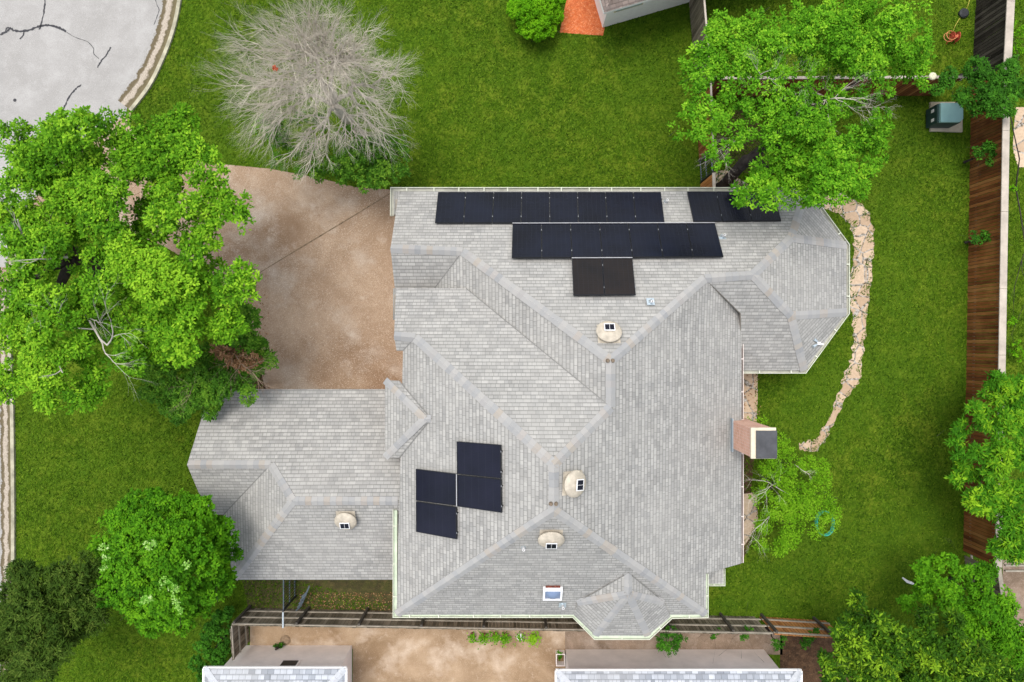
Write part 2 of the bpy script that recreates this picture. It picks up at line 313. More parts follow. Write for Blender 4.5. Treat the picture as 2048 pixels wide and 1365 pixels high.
# tar crack seals on the street
for pts, wd in (([(92,-30),(90,10),(86,35),(79,60)],.07), ([(0,70),(12,64),(22,58),(30,62),(55,62),(79,53),(100,51),(120,57),(132,64)],.10), ([(132,64),(150,75),(175,84),(188,98)],.03), ([(12,62),(14,57),(22,56)],.07), ([(48,64),(46,72),(40,79)],.07), ([(222,95),(212,112),(203,122),(195,136)],.07), ([(188,98),(188,108),(198,118)],.035), ([(163,170),(150,180),(138,195),(130,212),(118,235)],.08), ([(304,-20),(314,10),(318,22),(308,50)],.035)):
    strip('crack_seal', smooth_line(pts, 8), wd*.8, .009, M_tar, wd*.25)
m = MB(); m.disc(P(30,201), .07, .004, 14); tag(m.build('crack_seal', M_tar), kind='structure').location.z = .006
PATH = [(1628,394,.6),(1655,402,.72),(1690,413,.85),(1718,438,.95),(1727,480,.92),(1724,530,.88),(1719,580,.82),(1719,640,.66),(1717,690,.50),(1711,725,.5),(1703,755,.7),(1692,778,.45),(1672,822,.34),(1650,862,.30),(1634,888,.42),(1612,893,.42),(1598,894,.3)]
pp = smooth_line(PATH, 5); strip('path', [(a, b) for a, b, c in pp], [c for a, b, c in pp], .014, M_flag, .08)
for pts in ([(1470,738),(1515,738),(1515,800),(1512,862),(1470,862)], [(1470,990),(1512,985),(1516,1040),(1500,1075),(1486,1095),(1470,1095)], [(1425,345),(1450,340),(1500,372),(1560,385),(1640,385),(1640,420),(1425,400)]):
    sheet('path', pts, .016, M_flag)
sheet('mulch_bed', [(1465,860),(1500,862),(1510,900),(1500,1000),(1500,1090),(1480,1130),(1465,1128)], .010, M_dirt)
sheet('mulch_bed', [(1430,200),(1500,225),(1560,300),(1540,350),(1470,345),(1435,300)], .010, M_dead)
sheet('mulch_bed', [(1133,-60),(1133,0),(1119,66),(1160,69),(1206,72),(1210,54),(1195,-60)], .012, M_mulch)
sheet('thin_lawn', [(480,1140),(800,1140),(800,1232),(500,1232)], .006, M_dead)
sheet('neighbour_driveway', [(706,1230),(1130,1230),(1132,1700),(704,1700)], .010, M_drive2)
sheet('sidewalk', [(500,1220),(707,1225),(707,1298),(500,1298)], .008, M_drive2)
sheet('sidewalk', [(1128,1240),(1565,1252),(1565,1310),(1128,1300)], .008, M_walk)
sheet('bare_soil', [(1560,1262),(1720,1262),(1720,1400),(1560,1400)], .008, M_dirt)
sheet('stone_border', [(2030,215),(2100,215),(2100,335),(2036,335),(2025,300)], .010, M_flag)
sheet('bare_soil', [(2005,1120),(2100,1120),(2100,1290),(2005,1260)], .010, M_walk)
sheet('brick_paving', [(-60,535),(28,535),(30,575),(-60,580)], .015, plain('paver', (.30, .2, .16), .9, var=.3, sc=12))
# ---------------------------------------------------------------- vegetation tools
def rand_unit(n):
    v = rng.normal(size=(n, 3)); return v/np.linalg.norm(v, axis=1)[:, None]
def leaf_mesh(name, C, T, N, L, Wd, tint, mat, parent=None):
    n = len(C); B = np.cross(N, T); B /= np.linalg.norm(B, axis=1)[:, None]+1e-9; N2 = np.cross(T, B)
    L = L[:, None]; Wd = Wd[:, None]
    V = np.empty((n, 4, 3)); V[:, 0] = C-T*L*.5; V[:, 1] = C+B*Wd*.5+T*L*.06-N2*L*.06; V[:, 2] = C+T*L*.5; V[:, 3] = C-B*Wd*.5+T*L*.06-N2*L*.06
    me = bpy.data.meshes.new(name); me.vertices.add(4*n); me.vertices.foreach_set('co', V.ravel())
    me.loops.add(4*n); me.loops.foreach_set('vertex_index', np.arange(4*n, dtype=np.int32))
    me.polygons.add(n); me.polygons.foreach_set('loop_start', np.arange(0, 4*n, 4, dtype=np.int32)); me.polygons.foreach_set('loop_total', np.full(n, 4, dtype=np.int32))
    a = me.attributes.new('tint', 'FLOAT', 'POINT'); a.data.foreach_set('value', np.repeat(np.clip(tint, 0, 1), 4))
    me.materials.append(mat); me.update(); me.validate(); return link(name, me, parent)
def grow_r(bl, k): return [(b[0], b[1], b[2]*k, *b[3:]) for b in bl]
def tufts(blobs, dens, tr, nl, spread=.85, lower=.25, subs=7, gap=.0, flat=.75, rag=1., smin=.3):
    """blobs: (px,py,rpx,z[,tint]) -> tuft centres, outward vectors, tints"""
    Cs, Os, Ts = [], [], []
    for b in blobs:
        px, py, rp, z = b[:4]; bt = b[4] if len(b) > 4 else 0
        c = np.array(P(px, py, z)); r = rp*(H-z)/F
        k = max(4, int(subs*(r/1.0)**1.2)); d = rand_unit(k); d[:, 2] = np.abs(d[:, 2])*(1-lower)-lower*.3*rng.random(k)
        rr = rng.random(k)**.5*rag
        sc = c+d*(r*.68*rr)[:, None]*np.array([1, 1, flat]); sr = r*rng.uniform(smin, .50, k)
        stn = rng.normal(0, .13, k)
        for i in range(k):
            n = max(2, int(dens*4*math.pi*sr[i]**2*.62)); u = rand_unit(n)
            u[:, 2] = np.where(u[:, 2] < 0, u[:, 2]*.55, u[:, 2])
            p = sc[i]+u*sr[i]*rng.uniform(.72, 1.12, n)[:, None]*np.array([1, 1, flat])
            hz = (p[:, 2]-z)/(r+1e-6)
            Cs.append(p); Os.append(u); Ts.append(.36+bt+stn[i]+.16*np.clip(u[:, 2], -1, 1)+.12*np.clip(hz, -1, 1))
    C = np.concatenate(Cs); O = np.concatenate(Os); T = np.concatenate(Ts); keep = (C[:, 2] > .1) & (rng.random(len(C)) > gap)
    return C[keep], O[keep], T[keep]
def foliage(name, blobs, mat, parent, dens=22, tr=.16, nl=12, L=.13, Wd=.07, star=1.0, tv=.13, **kw):
    C, O, T = tufts(blobs, dens, tr, nl, **kw); n = len(C)
    idx = np.repeat(np.arange(n), nl); m = len(idx)
    d = rand_unit(m)*.95+O[idx]*.55; d[:, 2] += .12; d /= np.linalg.norm(d, axis=1)[:, None]
    pos = C[idx]+d*(tr*rng.uniform(.25, 1., m))[:, None]
    up = rand_unit(m)*.5+np.array([0, 0, .9])+O[idx]*.35; T2 = d*star+rand_unit(m)*(1.05-star*.6)
    T2 -= up*((T2*up).sum(1)/(up*up).sum(1))[:, None]*.8; T2 /= np.linalg.norm(T2, axis=1)[:, None]
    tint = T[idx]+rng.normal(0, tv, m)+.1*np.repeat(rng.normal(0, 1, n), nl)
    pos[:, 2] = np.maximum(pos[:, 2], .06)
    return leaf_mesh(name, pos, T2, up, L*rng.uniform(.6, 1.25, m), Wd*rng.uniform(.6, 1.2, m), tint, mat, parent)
def wiggle(a, b, n, amp, sag=0):
    a, b = Vector(a), Vector(b); out = []; L = (b-a).length
    o = Vector((0, 0, 0))
    for i in range(n+1):
        t = i/n; o = o*.6+Vector((random.gauss(0, amp), random.gauss(0, amp), random.gauss(0, amp*.6)))
        out.append(a.lerp(b, t)+o*math.sin(math.pi*min(t, .97))*L+Vector((0, 0, sag*math.sin(math.pi*t)*L)))
    return out
def limbs(base, ends, r0, mat, parent, fork=.35, name='trunk', twigs=3):
    m = MB(); base = Vector(base); top = sum((Vector(e) for e in ends), Vector())/len(ends); fk = base.lerp(top, fork); fk.x = base.x*.7+top.x*.3; fk.y = base.y*.7+top.y*.3; fk.z = max(.5, base.z+(top.z-base.z)*fork)
    m.tube([base, base.lerp(fk, .15), base.lerp(fk, .6), fk], [r0*1.35, r0, r0*.9, r0*.85], 8)
    mains = []
    for e in ends:
        e = Vector(e); near = None
        for q, r in mains:
            if (q-e).length < (fk-e).length*.72 and (near is None or (q-e).length < (near[0]-e).length): near = (q, r)
        s, rs = near if near else (fk, r0*.55)
        w = wiggle(s, e, 5, .05, .06); rad = [rs*(1-.16*i) for i in range(6)]
        m.tube(w, rad, 6); mains.append((w[3], rad[3])); mains.append((w[2], rad[2]))
        for _ in range(twigs):
            q = e+Vector((random.gauss(0, .5), random.gauss(0, .5), random.gauss(.1, .25))); m.tube(wiggle(w[random.choice((3, 4, 5))], q, 3, .08), [rad[4]*.6, rad[4]*.4, rad[4]*.25, .006], 4, caps=False)
    return m.build(name, mat, parent, smooth=True)
def grow(m, p, d, L, r, depth, spread, out, curve=.0):
    pts = [p]; rad = [r]; n = 4; dd = d.copy()
    for i in range(n):
        dd = (dd+Vector((random.gauss(0, .16), random.gauss(0, .16), random.gauss(curve, .10)))).normalized()
        pts.append(pts[-1]+dd*L/n); rad.append(r*(1-.11*(i+1)))
    m.tube(pts, rad, 5 if depth > 2 else 3, caps=False)
    if depth == 0: return
    k = random.choice((3, 4)) if depth < 3 else 3
    for i in range(k):
        a = random.uniform(.25, 1)*spread*(1 if i else .35); ax = Vector((random.gauss(0, 1), random.gauss(0, 1), random.gauss(0, .6))).normalized()
        ax = (ax-dd*ax.dot(dd)).normalized(); nd = (Matrix.Rotation(a, 3, ax)@dd).normalized(); nd = (nd+out*.25).normalized()
        t = random.choice((2, 3, 4)) if i else 4
        grow(m, pts[t], nd, L*random.uniform(.58, .85), rad[t]*random.uniform(.5, .75), depth-1, spread, out, curve)
def tree(name, base, blobs, mat, label, cat='tree', bark=None, r0=.22, nend=14, dens=22, group=None, fork=.35, **kw):
    b = P(*base); t = empty(name, b, label, cat, group)
    bl = sorted(blobs, key=lambda q: -q[2])[:nend]; ends = [P(q[0], q[1], q[3]-.1) for q in bl]
    ends.sort(key=lambda e: (e-b).length)
    limbs(b, ends, r0, bark or M_bark, t, fork); foliage('crown', blobs, mat, t, dens, **kw); return t
# ---------------------------------------------------------------- house
Z = {'NW': 2.47, 'WG': 4.13, 'F': 4.08, 'S1a': 3.18, 'S1b': 3.18, 'VB': 3.92, 'A': 6.93, 'C': 6.9, 'D': 8.04, 'E': 8.0, 'Q': 4.78, 'K': 4.84, 'J1': 3.87, 'J2': 3.88, 'NE': 2.46, 'E1': 2.46, 'E2': 2.47, 'SE': 2.42, 'SW': 2.42, 'VQ': 3.66, 'VQs': 3.86, 'W2N': 3.86, 'G2': 5.12, 'G2b': 5.12, 'S3a': 4.72, 'S3b': 4.72, 'SWc': 4.03, 'SEc': 4.02, 'EE1': 3.42, 'EE2': 3.05, 'EE3': 4.05, 'gN': 2.22, 'gNe': 2.22, 'gW': 3.64, 'gF': 3.64, 'gv': 2.33, 'gs': 2.33, 'gH': 4.22, 'gR': 4.1, 'gSW': 2.36, 'gS': 2.35}
XYp = dict(NW=(798,383), WG=(781,497), F=(925,503), S1a=(790,581), S1b=(866,581), VB=(936,581), A=(1222,722), C=(1222,815), D=(1108,930), E=(1108,1022), Q=(1410,557), K=(1507,550), J1=(1583,476), J2=(1583,632),
 NE=(1612,383), E1=(1693,491), E2=(1693,625), SE=(1609,741), SW=(1483,741), VQ=(1481,626), VQs=(1481.5,627), W2N=(792,577), G2=(788,672), G2b=(830,676), S3a=(793,702), S3b=(806,702), SWc=(793,1230), SEc=(1412,1230), EE1=(1483,625), EE2=(1483,1127), EE3=(1412,1148),
 gN=(421,779), gNe=(800,779), gW=(374,930), gF=(541,930), gv=(447,1030), gs=(416,1030), gH=(585,1003), gR=(800,1003), gSW=(466,1160), gS=(800,1160))
V = {k: P(*XYp[k], Z[k]) for k in Z}
V['VBt'] = P(932, 577, 3.94)
PL = dict(N1=(6.427, 0, -.701), EE=(9.068, -.67, .039), S6=(12.088, 0, .817), W2=(7.386, .691, .051), S5=(7.321, 0, .544), SEF=(8.968, -.545, .459), N2=(5.331, .025, -.717))
def plane_of(pts):
    A = np.array([[1, p[0], p[1]] for p in pts]); z = np.array([p[2] for p in pts]); return np.linalg.lstsq(A, z, rcond=None)[0]
def roof_face(m, pts, down, th=.14):
    """down = unit downhill direction in plan; uv.v runs up the slope"""
    pts = [Vector(p) for p in pts]; pl = plane_of(pts); dn = Vector((down[0], down[1], 0)).normalized(); al = Vector((-dn.y, dn.x, 0))
    sl = math.hypot(pl[1], pl[2]); k = math.sqrt(1+sl*sl)
    uv = [(p.dot(al)+3.3*dn.x, -Vector((p.x, p.y, 0)).dot(dn)*k) for p in pts]
    n = Vector((0, 0, 0))
    for i in range(len(pts)): n += pts[i].cross(pts[(i+1) % len(pts)])
    if n.z < 0: pts = pts[::-1]; uv = uv[::-1]
    m.poly(pts, 0, uv); lo = [p-Vector((0, 0, th)) for p in pts]; m.poly(lo[::-1], 1)
    for i in range(len(pts)):
        j = (i+1) % len(pts); m.poly([lo[i], lo[j], pts[j], pts[i]], 1)
N_, S_, E_, W_ = (0, 1), (0, -1), (1, 0), (-1, 0); q7 = .7071
house = empty('house', (2, -2, 0), 'large single storey house with pale grey shingle hip roof and solar panels on it', 'house')
m = MB(); v = lambda s: [V[k] for k in s.split()]
roof_face(m, v('NW NE J1 K Q A F WG'), N_)
roof_face(m, v('WG F S1b S1a'), S_); roof_face(m, v('F A C VB S1b'), W_)
roof_face(m, v('W2N VBt C D G2b G2'), N_); roof_face(m, v('G2b D E SWc S3b'), W_); roof_face(m, v('G2 G2b S3b S3a'), S_)
roof_face(m, v('A Q EE1 EE2 EE3 SEc E D C'), E_); roof_face(m, v('Q VQ EE1'), E_); roof_face(m, v('E SWc SEc'), S_)
roof_face(m, v('K J1 E1 E2 J2'), E_); roof_face(m, v('Q K J2 SE SW VQs'), S_)
roof_face(m, v('J1 NE E1'), (q7, q7)); roof_face(m, v('J2 E2 SE'), (q7, -q7))
# west dormer hip
dE = on(PL['W2'], 849, 838, .30); dR = on(PL['W2'], 862, 838, .04); d1 = P(770, 761, 4.3); d2 = P(770, 915, 4.3); dt1 = on(PL['W2'], 798, 762, .03); dt2 = on(PL['W2'], 798, 916, .03)
dE.z = dR.z; dE = P(849, 838, dR.z)
roof_face(m, [d1, dE, d2], W_, .1); roof_face(m, [d1, dt1, dR, dE], N_, .1); roof_face(m, [dE, dR, dt2, d2], S_, .1)
# south turret
ta = P(1257, 1189, 5.2); tr_ = on(PL['S6'], 1257, 1146, .03); ta = P(1257, 1189, tr_.z)
tW = on(PL['S6'], 1154, 1206, .03); tE = on(PL['S6'], 1328, 1205, .03)
c1, c2, c3, c4 = P(1148, 1231, 4.0), P(1191, 1272, 4.0), P(1296, 1272, 4.0), P(1341, 1234, 4.0)
roof_face(m, [tr_, ta, tW], W_, .1); roof_face(m, [ta, c2, c1, tW], (-q7, -q7), .1); roof_face(m, [ta, c3, c2], S_, .1)
roof_face(m, [ta, tE, c4, c3], (q7, -q7), .1); roof_face(m, [tr_, tE, ta], E_, .1)
# small lower roof by the south east corner, boxed return at the north west corner
roof_face(m, [P(1405, 1140, 3.15), P(1447, 1138, 2.8), P(1447, 1168, 2.75), P(1405, 1168, 2.95)], E_, .1)
roof_face(m, [P(787, 383, 2.40), P(800, 383, 2.55), P(794, 428, 2.75), P(788, 430, 2.42)], W_, .08)
roof_face(m, [P(786, 577, 3.3), P(793, 577, 3.5), P(789, 640, 3.9), P(786, 640, 3.3)], W_, .08)
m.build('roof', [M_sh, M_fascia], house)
m = MB()
roof_face(m, v('gN gNe gR gH gF gW'), N_); roof_face(m, v('gW gF gv gs'), S_); roof_face(m, v('gF gH gSW gv'), W_); roof_face(m, v('gH gR gS gSW'), S_)
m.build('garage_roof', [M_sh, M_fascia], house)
# ridge and hip caps
U0 = [0.]
def cap(m, a, b, n1, n2, w=.155, lift=.022):
    """n1,n2: planes (a,gx,gy) on both sides"""
    a, b = Vector(a), Vector(b); d = (b-a); L = d.length; dh = Vector((d.x, d.y, 0)).normalized(); s = Vector((-dh.y, dh.x, 0)); d.normalize()
    nseg = max(1, int(L/.21))
    for i in range(nseg):
        p, q = a+d*(L*i/nseg), a+d*(L*(i+1)/nseg); e = .012
        def side(pt, sg, pl, ww):
            x = pt+s*sg*ww; z = pt.z+(pl[1]*(x.x-pt.x)+pl[2]*(x.y-pt.y)); return Vector((x.x, x.y, z+lift*.7))
        jw = w*random.uniform(.97, 1.04)
        P1, P2 = p+Vector((0, 0, lift+e)), q+Vector((0, 0, lift)); A1, A2 = side(p, 1, n1, jw)+Vector((0, 0, e)), side(q, 1, n1, jw); B1, B2 = side(p, -1, n2, jw)+Vector((0, 0, e)), side(q, -1, n2, jw)
        u = U0[0]+.02; uu = u+.17
        m.poly([P1, P2, A2, A1], 0, [(u, 0), (uu, 0), (uu, .2), (u, .2)]); m.poly([P2, P1, B1, B2], 0, [(uu, 0), (u, 0), (u, -.2), (uu, -.2)])
        dn = Vector((0, 0, -.03)); m.poly([P1, A1, A1+dn, P1+dn]); m.poly([B1, P1, P1+dn, B1+dn]); m.poly([A1, A2, A2+dn, A1+dn]); m.poly([B2, B1, B1+dn, B2+dn])
        U0[0] += .21
plf = lambda s: tuple(plane_of([V[k] for k in s.split()]))
pN1 = plf('NW NE J1 K Q A F WG'); pS1 = plf('WG F S1b S1a'); pW1 = plf('F A C VB S1b'); pN2 = plf('W2N VBt C D G2b G2'); pW2 = plf('G2b D E SWc S3b'); pS3 = plf('G2 G2b S3b S3a')
pEE = plf('A Q VQ EE2 EE3 SEc E D C'); pS6 = plf('E SWc SEc'); pEF = plf('K J1 E1 E2 J2'); pSF = plf('Q K J2 SE SW VQ'); pNE = plf('J1 NE E1'); pSE = plf('J2 E2 SE')
pg1 = plf('gN gNe gR gH gF gW'); pg2 = plf('gW gF gv gs'); pg3 = plf('gF gH gSW gv'); pg4 = plf('gH gR gS gSW')
def cap2(m, a, b, pa, pb, **k):                 # picks the sides by testing which plane falls below the ridge
    a, b = Vector(a), Vector(b); dh = Vector((b.x-a.x, b.y-a.y, 0)).normalized(); s = Vector((-dh.y, dh.x, 0))
    fa = pa[1]*s.x+pa[2]*s.y; fb = pb[1]*s.x+pb[2]*s.y
    if fa > fb: pa, pb = pb, pa
    cap(m, a, b, pa, pb, **k)
m = MB()
for a, b, pa, pb in (('WG','F',pN1,pS1),('F','A',pN1,pW1),('Q','A',pN1,pEE),('A','C',pW1,pEE),('D','C',pN2,pEE),('G2','G2b',pN2,pS3),('G2b','D',pN2,pW2),('D','E',pW2,pEE),('SWc','E',pW2,pS6),('SEc','E',pEE,pS6),('Q','K',pN1,pSF),('J1','K',pN1,pEF),('J2','K',pEF,pSF),('NE','J1',pN1,pNE),('E1','J1',pNE,pEF),('E2','J2',pEF,pSE),('SE','J2',pSE,pSF)):
    cap2(m, V[a], V[b], pa, pb)
f3 = lambda *p: tuple(plane_of(p))
pd0, pd1, pd2 = f3(d1, dE, d2), f3(d1, dt1, dE), f3(dE, dt2, d2)
cap2(m, d1, dE, pd0, pd1, w=.13); cap2(m, d2, dE, pd0, pd2, w=.13); cap2(m, dE, dR, pd1, pd2, w=.13)
pt = [f3(tr_, ta, tW), f3(ta, c2, c1), f3(ta, c3, c2), f3(ta, c4, c3), f3(tr_, tE, ta)]
cap2(m, tW, ta, pt[0], pt[1], w=.13); cap2(m, c2, ta, pt[1], pt[2], w=.13); cap2(m, c3, ta, pt[2], pt[3], w=.13); cap2(m, tE, ta, pt[3], pt[4], w=.13); cap2(m, ta, tr_, pt[0], pt[4], w=.13)
m.build('ridge_cap', M_cap, house)
m = MB()
for a, b, pa, pb in (('gW','gF',pg1,pg2),('gH','gF',pg1,pg3),('gR','gH',pg1,pg4),('gSW','gH',pg3,pg4)): cap2(m, V[a].lerp(V[b], .02), V[b], pa, pb)
m.build('ridge_cap', M_cap, house)
# valleys
M_val = plain('valley', (.2, .2, .19), .8)
for a, b in ((V['S1b'], V['F']), (V['VBt'], V['C']), (V['gv'], V['gF']), (V['VQ'], V['Q']), (V['S3b'], V['G2b']), (tW, tr_), (tE, tr_), (dt1, dR), (dt2, dR)):
    a, b = Vector(a), Vector(b); d = (b-a).normalized(); s = Vector((-d.y, d.x, 0)).normalized()*.016; up = Vector((0, 0, .02))
    m = MB(); m.poly([a-s+up, a+s+up, b+s+up, b-s+up]); m.build('valley_flashing', M_val, house)
# walls
def wallpoly(names, inset, top):
    pts = [V[n] if isinstance(n, str) else n for n in names]; c = sum(pts, Vector())/len(pts); out = []
    for p in pts:
        d = c-p; out.append(Vector((p.x+math.copysign(min(abs(d.x), inset), d.x), p.y+math.copysign(min(abs(d.y), inset), d.y), 0)))
    return out
M_wall = brick_mat() if False else M_brickw
m = MB()
x0, x1 = V['NW'].x+.4, V['EE2'].x-.45; yN = V['NW'].y-.45
m.prism([(x0, 1.6), (V['SW'].x, 1.6), (V['SW'].x, yN), (x0, yN)][::1], 0, 2.4)
m.prism([(V['SW'].x-.004, V['SW'].y+.4), (V['SE'].x-.15, V['SW'].y+.4), (V['E2'].x-.45, V['E2'].y+.15), (V['E1'].x-.45, V['E1'].y-.15), (V['NE'].x-.15, yN-.004), (V['SW'].x-.004, yN-.004)], 0, 2.35)
m.prism([(x0+.1, V['SWc'].y+.45), (V['SEc'].x-.45, V['SWc'].y+.45), (V['SEc'].x-.45, V['EE3'].y), (x1, V['EE3'].y+.2), (x1, 1.61), (x0+.1, 1.61)], 0, 3.15)
m.prism([(c1.x+.5, c1.y+.5), (c2.x+.25, c2.y+.45), (c3.x-.25, c3.y+.45), (c4.x-.5, c4.y+.5)], 0, 3.8)
m.prism([(x0+.1, V['SWc'].y+.45), (V['SEc'].x-.45, V['SWc'].y+.45), (V['SEc'].x-1.2, V['EE3'].y), (5.2, -3), (x0+.1, -1.)], 3.16, 3.95)
m.prism([(V['gW'].x+.5, V['gv'].y+.4), (V['gSW'].x+.4, V['gv'].y+.4), (V['gSW'].x+.4, V['gS'].y+.4), (x0+.09, V['gS'].y+.4), (x0+.09, V['gN'].y-.4), (V['gW'].x+.5, V['gN'].y-.4)], 0, 2.05)
m.build('wall', M_wall, house)
m = MB(); m.box((-8.2, V['gN'].y-.38, 1.05), (4.9, .06, 2.1)); m.build('garage_door', M_white, house)
# gutters
def gutter(pts, inner, outer=M_gut, w=.13, straps=.95, closed=False):
    m = MB(); q = [Vector(p) for p in pts]; n = len(q); O = []
    c = sum((V[k] for k in ('A', 'D', 'E', 'C')), Vector())/4
    for i in range(n):
        ds = []
        if i < n-1: ds.append((q[i+1]-q[i]).normalized())
        if i > 0: ds.append((q[i]-q[i-1]).normalized())
        ns = [Vector((-d.y, d.x, 0)).normalized() for d in ds]; nn = sum(ns, Vector()); nn = nn.normalized()/max(.5, nn.normalized().dot(ns[0])); O.append(nn)
    sg = SGN[0]
    def at(i, o, z): return q[i]+O[i]*o*sg+Vector((0, 0, z))
    for i in range(n-1):
        sec = [(-.0, .0), (-.0, -.09), (w, -.09), (w, .012), (w+.022, .012), (w+.022, -.11), (-.02, -.11)]
        for k in range(len(sec)-1):
            a, b = sec[k], sec[k+1]; m.poly([at(i, *a), at(i+1, *a), at(i+1, *b), at(i, *b)], 1 if k < 2 else 0)
        L = (q[i+1]-q[i]).length; ns = int(L/straps); d = (q[i+1]-q[i]).normalized()
        for s in range(ns):
            t = (s+.5+random.uniform(-.1, .1))/ns; c0 = q[i].lerp(q[i+1], t); nn = Vector((-d.y, d.x, 0)).normalized()*sg
            m.poly([c0-d*.02+Vector((0, 0, .012)), c0+d*.02+Vector((0, 0, .012)), c0+nn*(w+.02)+d*.02+Vector((0, 0, .022)), c0+nn*(w+.02)-d*.02+Vector((0, 0, .022))], 0)
    for i, e in ((0, 1), (n-1, -1)):
        m.poly([at(i, 0, 0), at(i, w+.02, 0.01), at(i, w+.02, -.1), at(i, 0, -.1)], 0)
    m.build('gutter', [outer, inner], house)
SGN = [-1]
gutter([P(788, 432, 2.42), P(788.5, 383, 2.42), P(1612, 383, 2.42), P(1691.5, 492, 2.42), P(1691.5, 625, 2.42), P(1608, 739.5, 2.38), P(1484, 739.5, 2.38)][::-1], M_gingr)
gutter([P(1480.5, 626, 3.1), P(1480.5, 1126, 3.02)][::-1], M_gind, M_gutp, .10, 1.05)
gutter([P(1408.5, 1148, 4.0), P(1408.5, 1228, 4.0), P(1341, 1229.5, 4.0), P(1296, 1271.5, 3.98), P(1192, 1271.5, 3.98), P(1149, 1227.5, 4.0), P(794, 1227.5, 4.0), P(794, 1020, 4.0)][::-1], M_gin)
gutter([P(1444, 1138, 2.72), P(1444, 1166, 2.72), P(1412, 1166, 2.72)][::-1], M_gin, w=.10, straps=.5)
# chimney
ch = MB(); zb, zt = 0, 5.6; cx0, cx1, cy0, cy1 = P(1502, 0, zt).x, P(1548, 0, zt).x, P(0, 915, zt).y, P(0, 857, zt).y
ch.prism([(cx0, cy0), (cx1, cy0), (cx1, cy1), (cx0, cy1)], zb, zt, 0)
chim = ch.build('chimney', M_brickw, house)
m = MB(); m.prism([(cx0-.03, cy0-.03), (cx1+.03, cy0-.03), (cx1+.03, cy1+.03), (cx0-.03, cy1+.03)], zt+.002, zt+.10); m.build('crown', M_crown, chim)
m = MB(); m.prism([(cx0+.12, cy0-.01), (cx1+.035, cy0-.01), (cx1+.035, cy1-.06), (cx0+.12, cy1-.06)], zt+.13, zt+.18); m.prism([(cx0+.2, cy0+.1), (cx1-.1, cy0+.1), (cx1-.1, cy1-.15), (cx0+.2, cy1-.15)], zt+.101, zt+.13); m.build('chimney_cover', M_flue, chim)
m = MB(); fb = on(PL['EE'], 1455, 865, .03); m.box((cx0-.02, (cy0+cy1)/2, 3.62), (.03, 1.2, .34), 0);  m.build('flashing', plain('flashing', (.3, .36, .4), .5), chim)
# roof pipes, skylight
def frame_on(pl):                               # rotation matrix with z = plane normal
    n = Vector((-pl[1], -pl[2], 1)).normalized(); dn = Vector((pl[1], pl[2], 0)); x = (dn-n*dn.dot(n)).normalized() if dn.length > 0 else Vector((1, 0, 0)); y = n.cross(x)
    return Matrix((x, y, n)).transposed(), n      # local x = uphill
for pk, px, py in (('N1', 1331, 404), ('N1', 1444, 473), ('N1', 1301, 604), ('S6', 1047, 1094), ('S6', 1125, 1210), ('S6', 800, 1000)):
    if px == 800: continue
    c = on(PL[pk], px, py, .01); Mx, n = frame_on(PL[pk]); m = MB()
    m.box(c+n*.008, (.30, .26, .012), 0, Mx); m.disc(c, .075, .1, 14, 0, [(.085, 0), (.07, .06), (.045, .1)]); m.disc(c, .04, .34, 12, 1, [(.042, 0), (.042, .34), (.03, .34), (.03, .2), (0, .2)])
    m.build('vent_pipe', [M_steel, M_wframe], house)
c = on(PL['S6'], 1105, 1184, .02); Mx, n = frame_on(PL['S6']); sk = MB()
for s in (-1, 1):
    sk.box(c+Mx@Vector((s*.29, 0, .07)), (.07, .66, .15), 0, Mx); sk.box(c+Mx@Vector((0, s*.295, .07)), (.51, .07, .147), 0, Mx)
sky_l = sk.build('skylight', M_wframe, house)
m = MB(); g = 8; gx = [[None]*(g+1) for _ in range(g+1)]
for i in range(g+1):
    for j in range(g+1):
        a, b = -1+2*i/g, -1+2*j/g; gx[i][j] = c+Mx@Vector((a*.26, b*.27, .11+.11*(1-a*a)*(1-b*b)))
for i in range(g):
    for j in range(g): m.poly([gx[i][j], gx[i+1][j], gx[i+1][j+1], gx[i][j+1]])
m.build('glass_dome', M_glass, sky_l, True)
m = MB(); m.box(c+Mx@Vector((.35, 0, .02)), (.06, .5, .05), 0, Mx); m.build('rusty_flashing', plain('rust', (.16, .045, .03), .9, var=.6, sc=9), sky_l)
# ridge stains (ventilator bolts)
M_rb = plain('rusty bolt', (.16, .125, .09), .9, var=.5, sc=20)
for px, py in ((1216, 722), (1226, 722), (1102, 1009), (1112, 1009)):
    p = P(px, py, 6.98 if py < 900 else 8.05); m = MB(); m.disc(p-Vector((0, 0, .03)), .07, .05, 9, 0, [(.07, -.03), (.055, .04), (.001, .045)]); m.build('ridge_bolt', M_rb, house)
